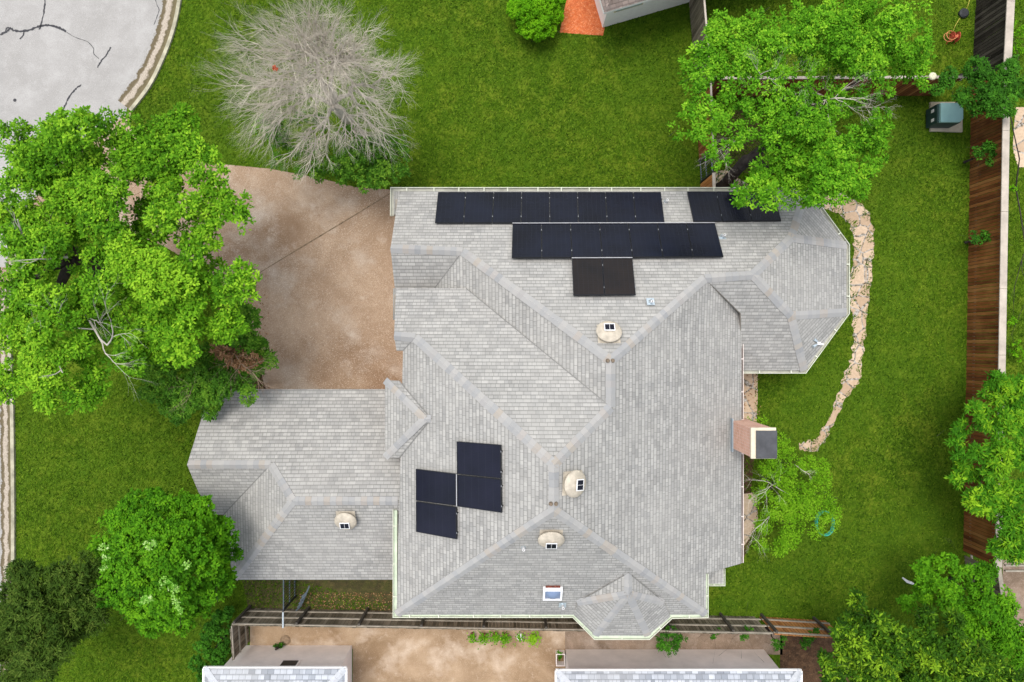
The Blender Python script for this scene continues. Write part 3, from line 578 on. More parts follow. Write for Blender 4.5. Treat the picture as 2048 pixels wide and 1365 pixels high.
# ---------------------------------------------------------------- attic fans
def attic_fan(pk, px, py, label, s=1.0):
    pl = PL[pk]; c = on(pl, px, py, .02); Mx, n = frame_on(pl); t = empty('attic_fan', c, label, 'roof vent', 'solar attic fans on the roof')
    m = MB(); m.box(c+n*.015, (.72*s, .72*s, .03), 0, Mx); m.disc(c+n*.03, .3, .1, 24, 0, [(.25*s, 0), (.25*s, .14)], Mx); m.build('base', M_tan, t)
    m = MB(); m.disc(c+n*.15, .4, .1, 28, 0, [(.34*s, -.02), (.42*s, 0), (.42*s, .025), (.39*s, .05), (.33*s, .09), (.22*s, .125), (.1*s, .14), (.001, .145)], Mx); m.build('dome', M_tan, t, True)
    m = MB(); m.tube([c+n*.28, c+n*.33-Mx@Vector((.03, 0, 0))], .03, 8, 0); k = c+n*.34-Mx@Vector((.04, 0, 0)); Mt = Matrix.Rotation(0, 3, 'Z'); m.box(k, (.27, .35, .025), 0, Mx); m.build('panel_frame', M_wframe, t)
    m = MB(); m.box(k+n*.016, (.215, .135, .006), 0, Mx@Matrix.Identity(3)) if False else None
    for sy in (-1, 1): m.box(k+n*.016+Mx@Vector((0, sy*.077, 0)), (.215, .142, .006), 0, Mx)
    m.build('solar_cell', M_pan, t)
attic_fan('N1', 1217, 669, 'tan domed attic fan low in the angle between two ridges, below the solar panels')
attic_fan('EE', 1144, 966, 'tan domed attic fan on the big east slope right of the short top ridge')
attic_fan('S6', 1102, 1072, 'tan domed attic fan on the south slope above the skylight')
attic_fan('S5', 693, 1037, 'tan domed attic fan alone on the garage wing roof', .95)
# ---------------------------------------------------------------- solar panels
def solar(pl, quad, label, portrait=True, off=.15, mat=None):
    pts = [on(pl, x, y, off) for x, y in quad]; c = sum(pts, Vector())/4; n = (pts[1]-pts[0]).cross(pts[3]-pts[0]).normalized()
    if n.z < 0: n = -n
    t = empty('solar_panel', c, label, 'solar panel', 'solar panels on the roof')
    sh = [p.lerp(c, .012) for p in pts]; inn = [p.lerp(c, .045) for p in pts]; m = MB()
    for i in range(4):
        j = (i+1) % 4; m.poly([sh[i], sh[j], inn[j], inn[i]], 0); m.poly([sh[i]-n*.045, sh[j]-n*.045, sh[j], sh[i]], 0)
    m.poly([p-n*.045 for p in sh][::-1], 0); m.build('frame', M_pframe, t)
    m = MB(); g = [p-n*.004 for p in inn]; m.poly(g, 0, [(0, 0), (1, 0), (1, 1), (0, 1)]); m.build('cells', mat or M_pan, t)
    for s in (.2, .8):
        m = MB(); a = pts[1].lerp(pts[2], s); m.box(a, (.02, .045, .02), 0); m.build('clamp', M_palu, t)
        m = MB(); b = sh[0].lerp(sh[3], s)-n*.1; e = sh[1].lerp(sh[2], s)-n*.1; m.tube([b, e], .02, 4, 0); m.build('mounting_rail', M_pframe, t)
def rowp(pl, tl, tr, br, bl, n, fmt, mat=None):
    ords = ['first', 'second', 'third', 'fourth', 'fifth', 'sixth', 'seventh', 'eighth']
    lp = lambda a, b, t: (a[0]+(b[0]-a[0])*t, a[1]+(b[1]-a[1])*t)
    for i in range(n):
        a, b = i/n, (i+1)/n; solar(pl, [lp(tl, tr, a), lp(tl, tr, b), lp(bl, br, b), lp(bl, br, a)], fmt % ords[i], mat=mat)
rowp(PL['N1'], (876, 384), (1322, 384), (1329.5, 446), (869.5, 446), 8, 'black solar panel, %s from the left in the long top row of eight')
rowp(PL['N1'], (1374, 383), (1547, 383), (1563, 442), (1387, 443.5), 3, 'black solar panel, %s from the left of three beneath the tree branches')
rowp(PL['N1'], (1025, 447), (1430, 446), (1447.5, 514), (1023, 516), 7, 'black solar panel, %s from the left in the middle row of seven')
rowp(PL['N1'], (1143.5, 516.5), (1265, 516), (1272, 590), (1146.5, 591), 2, 'brown tinged black solar panel, %s from the left in the bottom pair', M_panr)
for q, l in (([(912.6, 883), (1001.8, 890), (1002.3, 958), (913.2, 948.5)], 'blue black solar panel, upper right of the four on the west slope'), ([(913.2, 949.5), (1002.3, 959), (1003.5, 1026.5), (914, 1013.5)], 'blue black solar panel, lower right of the four on the west slope'),
             ([(831, 938), (912.6, 948), (912.8, 1012.5), (831.2, 1001.8)], 'blue black solar panel, upper left of the four on the west slope'), ([(831.2, 1003), (913, 1014.5), (913.5, 1079.5), (831.5, 1064.5)], 'blue black solar panel, lower left of the four on the west slope')):
    solar(PL['W2'], q, l, mat=M_panb)
for a, b in (((1025, 446.5), (1430, 445.5)), ((1143.5, 516), (1265, 515.5))): m = MB(); m.tube([on(PL['N1'], *a, .19), on(PL['N1'], *b, .19)], .014, 4); m.build('panel_trim', M_palu2, house)
m = MB(); m.tube([on(PL['W2'], 913, 949, .19), on(PL['W2'], 913.3, 1013, .19)], .014, 4); m.build('panel_trim', M_palu2, house)
# security light at the gutter
c = on(PL['SEF'], 1637, 687, .1); t = empty('floodlight', c, 'white twin security floodlight fixed at the south east gutter corner', 'light')
m = MB(); m.tube([c+Vector((.18, -.04, .02)), c, c+Vector((-.05, .02, .1))], .03, 8); m.box(c, (.12, .1, .08)); m.build('bracket', M_wframe, t)
for dx, dy in ((-.13, .10), (-.16, -.08)):
    m = MB(); p = c+Vector((dx*.6, dy*.6, .08)); m.tube([p, p+Vector((dx, dy, .03))], [.035, .065], 12); m.build('lamp', M_steel, t)
# ---------------------------------------------------------------- neighbours' houses
def bottom_house(eL, eR, eY, wL, wR, wy, label, ze=2.6, window=None, endwall=True):
    a, b = P(eL, eY, ze), P(eR, eY, ze); y1 = a.y-9; c = (a.x+b.x)/2; sl = .38; hr = min((b.x-a.x)/2, 4.5)
    t = empty('neighbour_house', (c, a.y-4, 0), label, 'house')
    A, B, C, D = a, b, Vector((b.x, y1, ze)), Vector((a.x, y1, ze)); r1 = Vector((a.x+hr, a.y-hr, ze+hr*sl)); r2 = Vector((b.x-hr, a.y-hr, ze+hr*sl)); m = MB()
    if (b.x-a.x) > 9.1: r1.y = r2.y = a.y-4.5
    roof_face(m, [A, B, r2, r1] if (r2-r1).length > .01 else [A, B, r1], N_); roof_face(m, [C, D, r1, r2] if (r2-r1).length > .01 else [C, D, r1], S_); roof_face(m, [A, r1, D], W_); roof_face(m, [B, C, r2], E_)
    m.build('roof', [M_sh2, M_white], t)
    m = MB(); g1 = tuple(plane_of([A, B, r1+Vector((.001, 0, 0))])); g2 = tuple(plane_of([A, r1, D])); g3 = tuple(plane_of([B, C, r2]))
    cap2(m, A, r1, g1, g2, w=.13); cap2(m, B, r2, g1, g3, w=.13); m.build('ridge_cap', plain('grey caps', (.46, .48, .51), .9), t)
    m = MB(); w0, w1 = P(wL, wy, 0), P(wR, wy, 0); m.prism([(w0.x, y1+.4), (w1.x, y1+.4), (w1.x, w0.y), (w0.x, w0.y)], 0, ze-.02); m.build('wall', M_stucco, t)
    m = MB(); m.box(((a.x+b.x)/2, a.y+.045, ze-.05), (b.x-a.x+.1, .03, .1)); m.box((a.x-.045, a.y-3, ze-.05), (.07, 6, .1)); m.box((b.x+.045, a.y-3, ze-.05), (.07, 6, .1)); m.build('gutter', M_white, t)
    if window:
        wn = MB(); p = P(window, 1331, 2.2); k = w0.y+.02; f = MB(); f.box((p.x, k, 1.85), (.75, .05, .9)); fr = f.build('window', M_stucco, t); wn.box((p.x, k+.03, 1.85), (.6, .02, .75)); wn.build('pane', M_black, fr)
    return t
nb1 = bottom_house(409, 690, 1338, 484, 704, 1291, 'neighbouring house at the bottom left with blue grey shingles and a pale stucco side wall', window=570)
nb2 = bottom_house(1114, 1601, 1343, 1131, 1527, 1299, 'neighbouring house at the bottom centre with blue grey shingles and a long stucco wall')
# north house (rotated)
ang = math.atan2(54, 183); b0 = P(1205, 56); ux = Vector((math.cos(ang), math.sin(ang), 0)); uy = Vector((-math.sin(ang), math.cos(ang), 0))
nh = empty('neighbour_house', b0+ux*5+uy*4, 'white walled house with brown shingle roof cut by the top edge of the photo', 'house')
m = MB(); loc = lambda a, b, z: b0+ux*a+uy*b+Vector((0, 0, z)); rr = [loc(0, 0, 0), loc(11, 0, 0), loc(11, 9, 0), loc(0, 9, 0)]
m.prism(rr, 0, 2.75); m.build('wall', M_white, nh)
rc = P(1208, 27, 2.75); ov = (b0-rc); ox = -ov.dot(ux); oy = -ov.dot(uy)
m = MB(); A, B, C, D = loc(ox, oy, 2.8), loc(11.4, oy, 2.8), loc(11.4, 9.4, 2.8), loc(ox, 9.4, 2.8); r1 = loc(4.6, 4.5, 5.2); r2 = loc(7, 4.5, 5.2)
roof_face(m, [A, B, r2, r1], (-uy.x, -uy.y)); roof_face(m, [A, r1, D], (-ux.x, -ux.y)); roof_face(m, [D, r1, r2, C], (uy.x, uy.y)); roof_face(m, [B, C, r2], (ux.x, ux.y)); m.build('roof', [M_shb, M_white], nh)
m = MB(); k = P(1268, 14, 2.3); a_ = (k-b0).dot(ux)+.1; ry = Matrix.Rotation(ang, 3, 'Z'); m.box(loc(a_, -.02, 1.7), (1.2, .06, 1.0), 0, ry); wf = m.build('window', M_crown, nh)
m = MB(); m.box(loc(a_, -.06, 1.72), (1.05, .02, .84), 0, ry); m.build('pane', plain('pane', (.35, .45, .43), .2), wf)
# ---------------------------------------------------------------- fences
def fence(p0, p1, hgt, mat, label, cap_w=0, posts=2.4, rails=None, rail_mat=None, base_z=0, board=.14, name='wooden_fence', group=None, capmat=None, side=1, lean=.01):
    a, b = Vector((*p0[:2], 0)), Vector((*p1[:2], 0)); L = (b-a).length; d = (b-a).normalized(); nn = Vector((-d.y, d.x, 0))*side
    t = empty(name, (a+b)/2, label, 'fence', group); M3 = Matrix((d, nn, Vector((0, 0, 1)))).transposed()
    m = MB(); n = int(L/board)
    for i in range(n):
        u = i*board; h = hgt+random.uniform(-.025, .025) if not cap_w else hgt; off = random.uniform(-.006, .006)
        q0, q1 = a+d*(u+.004)+nn*off, a+d*(u+board-.006)+nn*off; th = nn*.018
        A0, A1, B0, B1 = q0, q1, q0+th, q1+th; zz = Vector((0, 0, h)); uu = [(u+.002, 0), (u+board-.002, 0), (u+board-.002, h), (u+.002, h)]
        m.poly([A0, A1, A1+zz, A0+zz], 0, uu); m.poly([B1, B0, B0+zz, B1+zz], 0, uu[::-1] if False else [uu[1], uu[0], uu[3], uu[2]]); m.poly([A0+zz, A1+zz, B1+zz, B0+zz], 0, [(u+.06, h)]*4); m.poly([B0, A0, A0+zz, B0+zz], 0, [(u+.01, 0)]*4)
    m.build('boards', mat, t)
    for z in (rails if rails is not None else (.4, hgt-.35)):
        m = MB(); k = 0
        while k < L-.1:
            e = min(k+(posts or 3), L); m.box(a+d*((k+e)/2)+nn*.04+Vector((0, 0, z+random.uniform(-.02, .02))), (e-k-.01, .045, .09), 0, M3); k = e
        m.build('rail', rail_mat or M_rail, t)
    if posts:
        k = .1
        while k < L:
            m = MB(); m.box(a+d*k+nn*.11+Vector((0, 0, (hgt-.03)/2)), (.09, .09, hgt-.03), 0, M3); m.build('post', M_post, t); k += posts
    if cap_w:
        m = MB(); k = 0
        while k < L-.05:
            e = min(k+random.uniform(2.2, 3.2), L); m.box(a+d*((k+e)/2)+Vector((0, 0, hgt+.022)), (e-k-.012, cap_w, .04), 0, M3); k = e
        m.build('cap_rail', capmat or M_capw, t)
    return t
hE = 2.05
def top_at(px, py, h): p = P(px, py, h); return (p.x, p.y)
fence(top_at(2014, 128, hE), top_at(2024, -60, hE), hE, M_fenceD, 'tall blackish grey board fence with pale cap at the top right corner', .30, side=-1, capmat=M_capw)
fence(top_at(1996, 1135, hE), top_at(2013, 132, hE), hE, M_fenceB, 'long dark brown stained board fence with pale cap along the right side lawn', .27, side=-1)
m_old = fence(top_at(2008, 1215, hE), top_at(1997, 1137, hE), hE, M_fenceG, 'short weathered fence stretch with a bare beam at the lower right', .16, side=-1, capmat=M_rail)
fence(top_at(1425, 157, 2.0), top_at(1935, 155, 2.0), 2.0, M_fenceB, 'brown stained fence with pale top running left to right under the big upper right tree', .10, side=1)
fence(top_at(1403, -60, 2.0), top_at(1421, 155, 2.0), 2.0, M_fenceG, 'grey weathered slat fence between the two lawns at the top', .07, side=1)
fence(top_at(1421, 159, 2.0), top_at(1426, 296, 2.0), 2.0, M_fenceB, 'short brown fence stretch beneath the left side of the upper right tree', .07, side=1)
fence(top_at(1427, 346, 1.9), top_at(1428, 384, 1.9), 1.9, M_fenceO, 'small new orange cedar fence panel between iron fence and house gutter', .12, side=1, posts=0)
fence(top_at(462, 1252, 1.75), top_at(1547, 1270, 1.75), 1.75, M_fenceG, 'long grey weathered back fence with rails and posts running behind the house', 0, side=1, rails=(.35, 1.0, 1.66), posts=2.45)
fence(top_at(1549, 1270, 1.75), top_at(1692, 1279, 1.75), 1.75, M_fenceO, 'orange newer fence section at the right end of the back fence', 0, side=1, rails=(.35, 1.0, 1.62), posts=2.2)
fence(top_at(464, 1322, 1.75), top_at(460, 1254, 1.75), 1.75, M_fenceG, 'short grey fence return at the left end of the back fence', 0, side=-1, rails=(.35, 1.0, 1.66), posts=0)
def iron(p0, p1, hgt, label, step=.11):
    a, b = Vector((*p0, 0)), Vector((*p1, 0)); L = (b-a).length; d = (b-a).normalized(); t = empty('iron_fence', (a+b)/2, label, 'fence'); m = MB()
    for i in range(int(L/step)+1): q = a+d*i*step; m.tube([q, q+Vector((0, 0, hgt-.08))], .02, 4)
    m.build('picket', M_black, t)['kind'] = 'stuff'
    for z in (.15, hgt*.5, hgt-.06):
        m = MB(); m.tube([a+Vector((0, 0, z)), b+Vector((0, 0, z))], .022, 4); m.build('rail', M_steelb, t)
    for k in (0, L): m = MB(); q = a+d*k; m.box(q+Vector((0, 0, hgt/2)), (.07, .07, hgt+.05)); m.build('post', M_black, t)
M_steelb = plain('blue grey iron', (.10, .13, .16), .45, .5, .3)
iron(top_at(1423, 299, 1.75), top_at(1426, 344, 1.75), 1.75, 'black iron fence section beside the orange cedar panel')
iron(top_at(566, 1120, 1.6), top_at(566, 1222, 1.6), 1.6, 'black iron fence running from the garage wing to the grey back fence')
t = empty('wooden_fence', P(2025, 1150), 'two dark horizontal rails beyond the fence at the lower right edge', 'fence')
for y in (1131, 1142): m = MB(); m.box(P(2035, y, 1.6), (1.0, .06, .1)); m.build('rail', M_rail, t)
m = MB(); m.tube([P(566, 1225, 1.75), P(566, 1256, 1.8)], .035, 6); tag(m.build('steel_pipe', M_steel), 'bright steel tube lying across the top of the grey back fence', 'pipe')
m = MB()
for i in range(5):
    q = P(592+i*3, 1222-i*7, .3+.1*i); m.tube([q, q+Vector((.25, .25, .12)), q+Vector((.3, .45, .0))], .03, 6)
tag(m.build('metal_tubes', M_steelb), 'bundle of dark metal tubes leaning inside the iron fence corner', 'tubes')
# ---------------------------------------------------------------- yard objects
t = empty('utility_box', P(1893, 235), 'teal green electrical transformer cabinet on a concrete pad by the right fence', 'utility box')
m = MB(); m.prism([P(1858, 264), P(1922, 266), P(1922, 206), (P(1858, 206))], 0, .1); m.build('pad', M_pad, t)
b0_, b1_ = P(1870, 252, .1), P(1920, 208, .1); T0, T1 = P(1882, 243, 1.0), P(1926, 206, 1.0)
m = MB(); m.prism([(T0.x-.06, T0.y), (T1.x, T0.y), (T1.x, T1.y), (T0.x-.06, T1.y)], .101, .85); m.build('cabinet', M_tealD, t)
m = MB(); m.prism([(T0.x, T0.y-.02), (T1.x-.12, T0.y-.02), (T1.x+.02, T0.y+.1), (T1.x+.02, T1.y), (T0.x, T1.y)], .86, .98); m.build('lid', M_teal, t)
for y in (.25, .75):
    m = MB(); m.box((T0.x-.065, T0.y+(T1.y-T0.y)*y, .55), (.012, .12, .18)); m.build('sticker', M_wframe, t)
t = empty('hose_reel', P(1898, 80), 'red and orange garden hose reel standing on the upper right lawn', 'hose reel'); c = P(1900, 80)
m = MB()
for s in (-1, 1): m.disc(c+Vector((s*.11, 0, .3)), .2, .02, 18, 0, [(.2, 0), (.2, .02), (.001, .02)], Matrix.Rotation(R(90), 3, 'Y')); m.tube([c+Vector((s*.16, -.18, 0)), c+Vector((s*.16, 0, .45)), c+Vector((s*.16, .18, 0))], .018, 6)
m.tube([c+Vector((-.16, 0, .3)), c+Vector((.16, 0, .3))], .07, 10); m.build('frame', plain('red plastic', (.45, .09, .05), .5), t)
m = MB(); m.tube([c+Vector((-.18+.2*math.cos(a*.5), .02+.2*math.sin(a*.5), .1+.015*a)) for a in range(26)], .014, 5); m.build('hose_coil', plain('orange hose', (.6, .25, .1), .5), t)
m = MB(); m.tube([(*P(*p)[:2], .02) for p in smooth_line([(1904, 74), (1906, 62), (1914, 45), (1925, 30), (1934, 15), (1942, -10)], 4)], .012, 5); tag(m.build('garden_hose', plain('yellow hose', (.5, .42, .08), .5)), 'thin yellow garden hose lying between hose reel and dark fence', 'hose')
m = MB(); m.disc(P(1925, 29), .2, .1, 16, 0, [(.2, 0), (.2, .12), (.15, .16), (.001, .16)]); tag(m.build('black_lid', M_black), 'round black lid on the grass beside the yellow hose', 'lid')
m = MB(); m.disc(P(1862, 155, 2.02), .14, .1, 18, 0, [(.05, 0), (.13, .04), (.15, .12), (.12, .16), (.05, .17), (.001, .14)]); tag(m.build('birdbath_bowl', plain('cream plastic', (.6, .58, .42), .5)), 'small cream round bowl sitting on top of the crossing fence', 'bowl')
t = empty('play_tunnel', P(1652, 1045), 'turquoise mesh ring half hidden by the feathery small tree', 'toy'); m = MB(); c = P(1650, 1047, .25)
for k in range(3): m.tube([c+Vector((.36*math.cos(a*.35), .5*math.sin(a*.35), -.12+.1*k)) for a in range(19)], .02, 5)
m.build('hoop', plain('turquoise', (.03, .36, .26), .5), t)
m = MB()
for a in range(18): m.tube([c+Vector((.36*math.cos(a*.35), .5*math.sin(a*.35), -.12)), c+Vector((.34*math.cos(a*.35+.3), .48*math.sin(a*.35+.3), .1))], .009, 4)
m.build('mesh', plain('turquoise net', (.03, .5, .4), .5), t)
t = empty('swing', P(214, 630), 'two bright blue plastic seats under the big left tree', 'swing')
for px, py, rx in ((206, 637, .15), (223, 629, .18)):
    c = P(px, py, 6.6); rx *= .8; m = MB(); m.disc(c, rx, .1, 14, 0, [(.001, 0), (rx*.7, .01), (rx, .07), (rx*.97, .09), (rx*.6, .03), (.001, .025)]); m.build('seat', plain('blue plastic', (.01, .12, .62), .4), t)
    m = MB(); m.tube([c, c+Vector((0, 0, .5))], .01, 4); m.build('rope', M_black, t)
# planters on the neighbour driveway
mterr = plain('terracotta', (.25, .10, .06), .8)
for i, (px, py, r, lf) in enumerate(((945, 1266, .12, 18), (968, 1268, .13, 30), (990, 1267, .13, 30), (1010, 1268, .13, 36), (1040, 1268, .14, 16), (1066, 1270, .13, 45))):
    c = P(px, py+2); t = empty('flower_pot', c, ['small pot with trailing stems at the left end of the pot row', 'terracotta pot with green stems over the concrete, second of the pot row', 'round brown pot with short plant, third of the pot row', 'bushy potted plant, fourth of the pot row', 'nearly empty white rimmed pot, fifth of the pot row', 'lime green leafy potted plant at the right end of the pot row'][i], 'potted plant', 'pots along the back fence')
    m = MB(); m.disc(c, r, .2, 18, 0, [(r*.7, 0), (r, .22), (r*.88, .22), (r*.85, .17), (.001, .17)]); m.build('pot', mterr if i != 4 else M_wframe, t)
    n = lf*4; q = np.array([c.x, c.y-.03, .28])+rng.normal(0, 1, (n, 3))*np.array([r*.9, r*.9, .05]); u = rand_unit(n)*.5+[0, 0, 1]; T2 = np.cross(u, rand_unit(n)); T2 /= np.linalg.norm(T2, axis=1)[:, None]
    leaf_mesh('leaves', q, T2, u, np.full(n, .09), np.full(n, .06), rng.normal(.75 if i == 5 else .4, .2, n), M_L8 if i == 5 else M_L1, t)
t = empty('planter_box', P(1120, 1312), 'square white planter box of green leaves beside the stucco wall', 'planter'); m = MB()
for dx, dy, a, b in ((-.17, 0, .03, .5), (.17, 0, .03, .5), (0, -.235, .31, .03), (0, .235, .31, .03)): m.box(P(1120, 1312)+Vector((dx, dy, .2)), (a, b, .4))
m.build('box', M_stucco, t); foliage('leaves', [(1120, 1312, 10, .3)], M_L3, t, 60, .08, 8, .09, .05)
m = MB(); m.disc(P(571, 1280), .2, .1, 14, 0, [(.2, 0), (.21, .05), (.17, .09), (.001, .08)]); tag(m.build('tree_stump', plain('stump', (.24, .17, .11), .9, var=.3, sc=12)), 'round cut stump on the narrow concrete strip by the stucco wall', 'stump')
m = MB(); c = P(1808, 1160, .3); m.tube([c+Vector((-.12, .12, .1)), c+Vector((.05, -.02, .15)), c+Vector((.32, -.12, .1))], [.03, .06, .05], 8); tag(m.build('white_hose_pot', M_wframe), 'white plastic object poking out of the bushes at the lower right', 'garden item')
# ---------------------------------------------------------------- trees
def J(l, z, dz=0): return [(a, b, c, z+random.uniform(-dz, dz)) + tuple(e) for a, b, c, *e in l]
oak = J([(55,300,48),(20,290,30),(150,268,50),(110,262,35),(212,262,30),(110,335,58),(50,350,45),(20,400,40),(60,455,45,.1),(180,318,42),(190,370,25),(290,300,55),(350,262,50),(395,300,45),(415,350,38),(330,345,55),(265,340,35),(150,400,55),(215,405,50),(440,405,40),(470,430,28),(405,455,45),(345,420,45),(285,440,45),(105,430,50,.1),(95,490,45,.08),(40,500,40,.08),(150,470,35),
 (255,500,35,.15),(195,500,32),(285,545,55,.25),(345,560,52,.15),(255,580,45,.2),(420,545,42),(475,570,38),(495,590,22),(395,600,55),(330,625,60),(440,640,40),(205,570,38),(165,610,45),(30,620,38),(75,600,38,.05),(90,650,40,.1),(235,655,48),(300,680,50),(370,680,45),(40,690,42,.2),(75,740,52,.25),(115,700,40,.15),(25,770,42,.18),(95,790,34,.1),(165,775,35,-.05),(195,735,35),(250,705,35),(20,560,25),(140,800,22,-.05),(85,545,22),(45,530,25),(170,545,20),(125,470,26),(60,575,22),(300,500,30),(230,455,30),(145,360,30),(380,500,26),(130,640,24),(170,690,28),(10,440,30),(10,650,30)], 7.3, .9)
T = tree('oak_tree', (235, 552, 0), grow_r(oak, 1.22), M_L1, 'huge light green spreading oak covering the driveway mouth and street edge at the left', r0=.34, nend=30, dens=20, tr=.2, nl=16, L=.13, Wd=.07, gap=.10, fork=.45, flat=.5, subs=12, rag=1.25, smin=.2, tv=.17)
def dead(parent, a, b, r, n, seed, spread=.9, depth=3, name='dead_branch', mat=None):
    random.seed(seed); m = MB(); w = wiggle(a, b, 6, .03); m.tube(w, [r*(1-.11*i) for i in range(7)], 6)
    d = (Vector(b)-Vector(a)).normalized()
    for i in range(n):
        k = random.choice((2, 3, 4, 5, 6)); nd = (d+Vector((random.gauss(0, spread), random.gauss(0, spread), random.gauss(.1, .2)))).normalized(); grow(m, w[k], nd, (Vector(b)-Vector(a)).length*.3, r*.4, depth, .6, d)
    return m.build(name, mat or M_barkp, parent)
dead(T, P(105, 600, 6.5), P(215, 690, 8.2), .06, 4, 3, .6); dead(T, P(135, 515, 7.5), P(60, 520, 8.3), .04, 3, 4, depth=2); dead(T, P(55, 490, 7.6), P(35, 440, 8.4), .05, 2, 5, depth=2); dead(T, P(115, 720, 7), P(125, 745, 8), .05, 1, 6, depth=1)
m = MB(); m.tube(wiggle(P(150, 520, 6), P(95, 600, 6.6), 5, .03), [.22, .2, .17, .14, .12, .1], 8); m.tube(wiggle(P(140, 520, 6.2), P(30, 560, 6.8), 5, .03), [.15, .13, .11, .09, .08, .06], 8); m.tube(wiggle(P(250, 550, 3), P(140, 520, 6.1), 5, .03), [.3, .28, .26, .24, .22, .2], 8); m.tube(wiggle(P(140, 520, 6.1), P(130, 360, 7), 6, .03), [.17, .15, .13, .12, .1, .08, .06], 8); m.build('limb', M_bark, T, True)
hol = J([(485,655,38),(520,695,32),(535,720,18),(450,665,35),(505,740,32),(480,775,28),(400,735,42),(345,765,45),(305,740,30),(355,805,32),(425,780,42),(420,815,22),(300,790,24),(455,740,30,-.1),(380,790,30),(330,815,20)], 3.6, .4)
T = tree('small_tree', (500, 715, 0), grow_r(hol, 1.25), M_LS, 'dark glossy small tree with browned dead twigs beside the garage wing', r0=.10, nend=12, dens=52, tr=.14, nl=12, L=.11, Wd=.06, gap=.12, bark=M_bark, flat=.6)
foliage('dry_leaves', J([(470,715,34),(490,735,22),(505,710,22),(440,700,24)], 4.0, .2), M_LB, T, 40, .12, 7, .10, .05)
dead(T, P(440, 690, 3.6), P(505, 745, 4.6), .024, 14, 9, .8, 3, 'dead_twigs', M_barkt); dead(T, P(400, 740, 3.6), P(380, 790, 4.5), .018, 9, 10, 1., 3, 'dead_twigs', M_barkt)
r3 = [(330+a*math.cos(t)*1.02, 1120+a*math.sin(t), r, z) for a, r, z, n in ((0, 62, 6.4, 1), (60, 52, 6.0, 7), (105, 44, 5.0, 13), (118, 36, 4.0, 15)) for t in [2*math.pi*(k+.3*random.random())/n+a for k in range(n)]]
r3 += [(440,1075,40,4.6),(455,1150,32,4.3),(395,1015,38,4.8),(300,1000,34,4.6),(215,1095,32,4.3),(360,1235,38,4.2),(290,1240,34,4.2)]
T = tree('round_tree', (480, 1060, 0), r3, M_L3, 'dense round bright green tree at the lower left corner of the garage wing', r0=.2, nend=18, dens=30, tr=.14, nl=12, L=.12, Wd=.075, flat=.75, subs=8)
foliage('vine', [(207,1095,9,6.1),(212,1115,8,6.1),(208,1135,7,6.1),(295,1093,8,7.9),(310,1088,6,7.9),(330,1165,12,7.8),(345,1180,12,7.8),(352,1205,10,7.6),(355,1175,9,7.6),(285,1202,9,7.5),(300,1198,8,7.5),(375,1130,7,7.6),(360,1218,8,7.2)], M_LP, T, 30, .09, 6, .08, .05)
olv = J([(95,1190,45),(40,1165,40),(15,1200,35),(150,1160,38),(185,1135,26),(60,1240,55),(130,1225,48),(185,1190,35),(20,1300,50),(80,1300,45),(135,1280,35),(30,1350,36),(90,1340,28),(200,1240,26),(0,1250,40),(165,1255,25)], 5.0, .6)
T = tree('cedar_tree', (260, 1090, 0), grow_r(olv, 1.3), M_L4, 'dark olive feathery tree in the bottom left corner', r0=.2, nend=12, dens=32, tr=.18, nl=15, L=.19, Wd=.045, flat=.6, gap=.06, rag=1.15)
T = tree('half_dead_tree', (728, 278, 0), J([(545,262,30),(520,250,20),(560,285,22),(600,240,18),(640,250,20),(690,265,25),(740,325,52),(785,320,38),(700,340,44),(760,350,34),(800,340,22),(775,300,28),(560,265,28),(540,240,22),(650,345,24),(690,355,22),(590,310,24),(795,290,18),(730,376,9),(722,362,12),(790,355,14),(770,275,20),(600,345,16),(640,340,20),(560,325,18),(620,290,25),(670,300,28)], 2.6, .4), M_LS, 'bare grey branched tree with a few green leaves below on the front lawn', r0=.05, nend=6, dens=38, tr=.16, nl=10, L=.12, Wd=.06, gap=.15)
random.seed(8); m = MB(); base = P(728, 278); fk = P(668, 212, 3.4); m.tube([base, base.lerp(fk, .4)+Vector((.1, -.1, .1)), fk], [.24, .2, .17], 8)
OUT = [(450,140,6.0),(462,75,6.4),(500,45,6.8),(555,25,7.2),(592,0,7.4),(640,10,7.5),(690,30,7.3),(745,50,7.0),(735,90,7.4),(765,120,6.8),(812,135,6.0),(780,180,5.6),(790,240,5.2),(785,275,4.6),(745,295,4.4),(690,300,4.4),(650,325,4.2),(610,345,4.2),(570,320,4.2),(510,285,4.6),(470,215,5.4),(455,170,6.0),(600,100,8.0),(680,110,8.0),(640,170,8.2),(560,130,7.6),(720,180,6.8),(720,240,6.0),(560,200,6.4),(640,250,6.0),(530,90,7.2),(650,60,7.8),(600,290,5.0),(700,140,7.6),(480,110,6.4),(520,160,7.4),(500,180,6.6),(590,60,7.8),(700,80,7.6),(750,150,6.8),(530,50,7.0),(670,190,7.6),(600,170,7.8),(540,250,5.4),(580,240,5.8),(760,260,5.2),(720,280,5.0),(670,280,5.0),(630,300,4.8),(790,145,6.2),(740,210,6.2),(485,245,5.4),(610,30,7.5),(575,90,7.7)]
hubs = [P(640, 150, 5.0), P(622, 190, 4.6), P(700, 175, 4.6), P(655, 235, 4.0), P(690, 225, 4.2), P(630, 110, 5.4), P(668, 120, 5.4)]
for h in hubs: m.tube(wiggle(fk, h, 4, .05), [.11, .095, .08, .065, .05], 6)
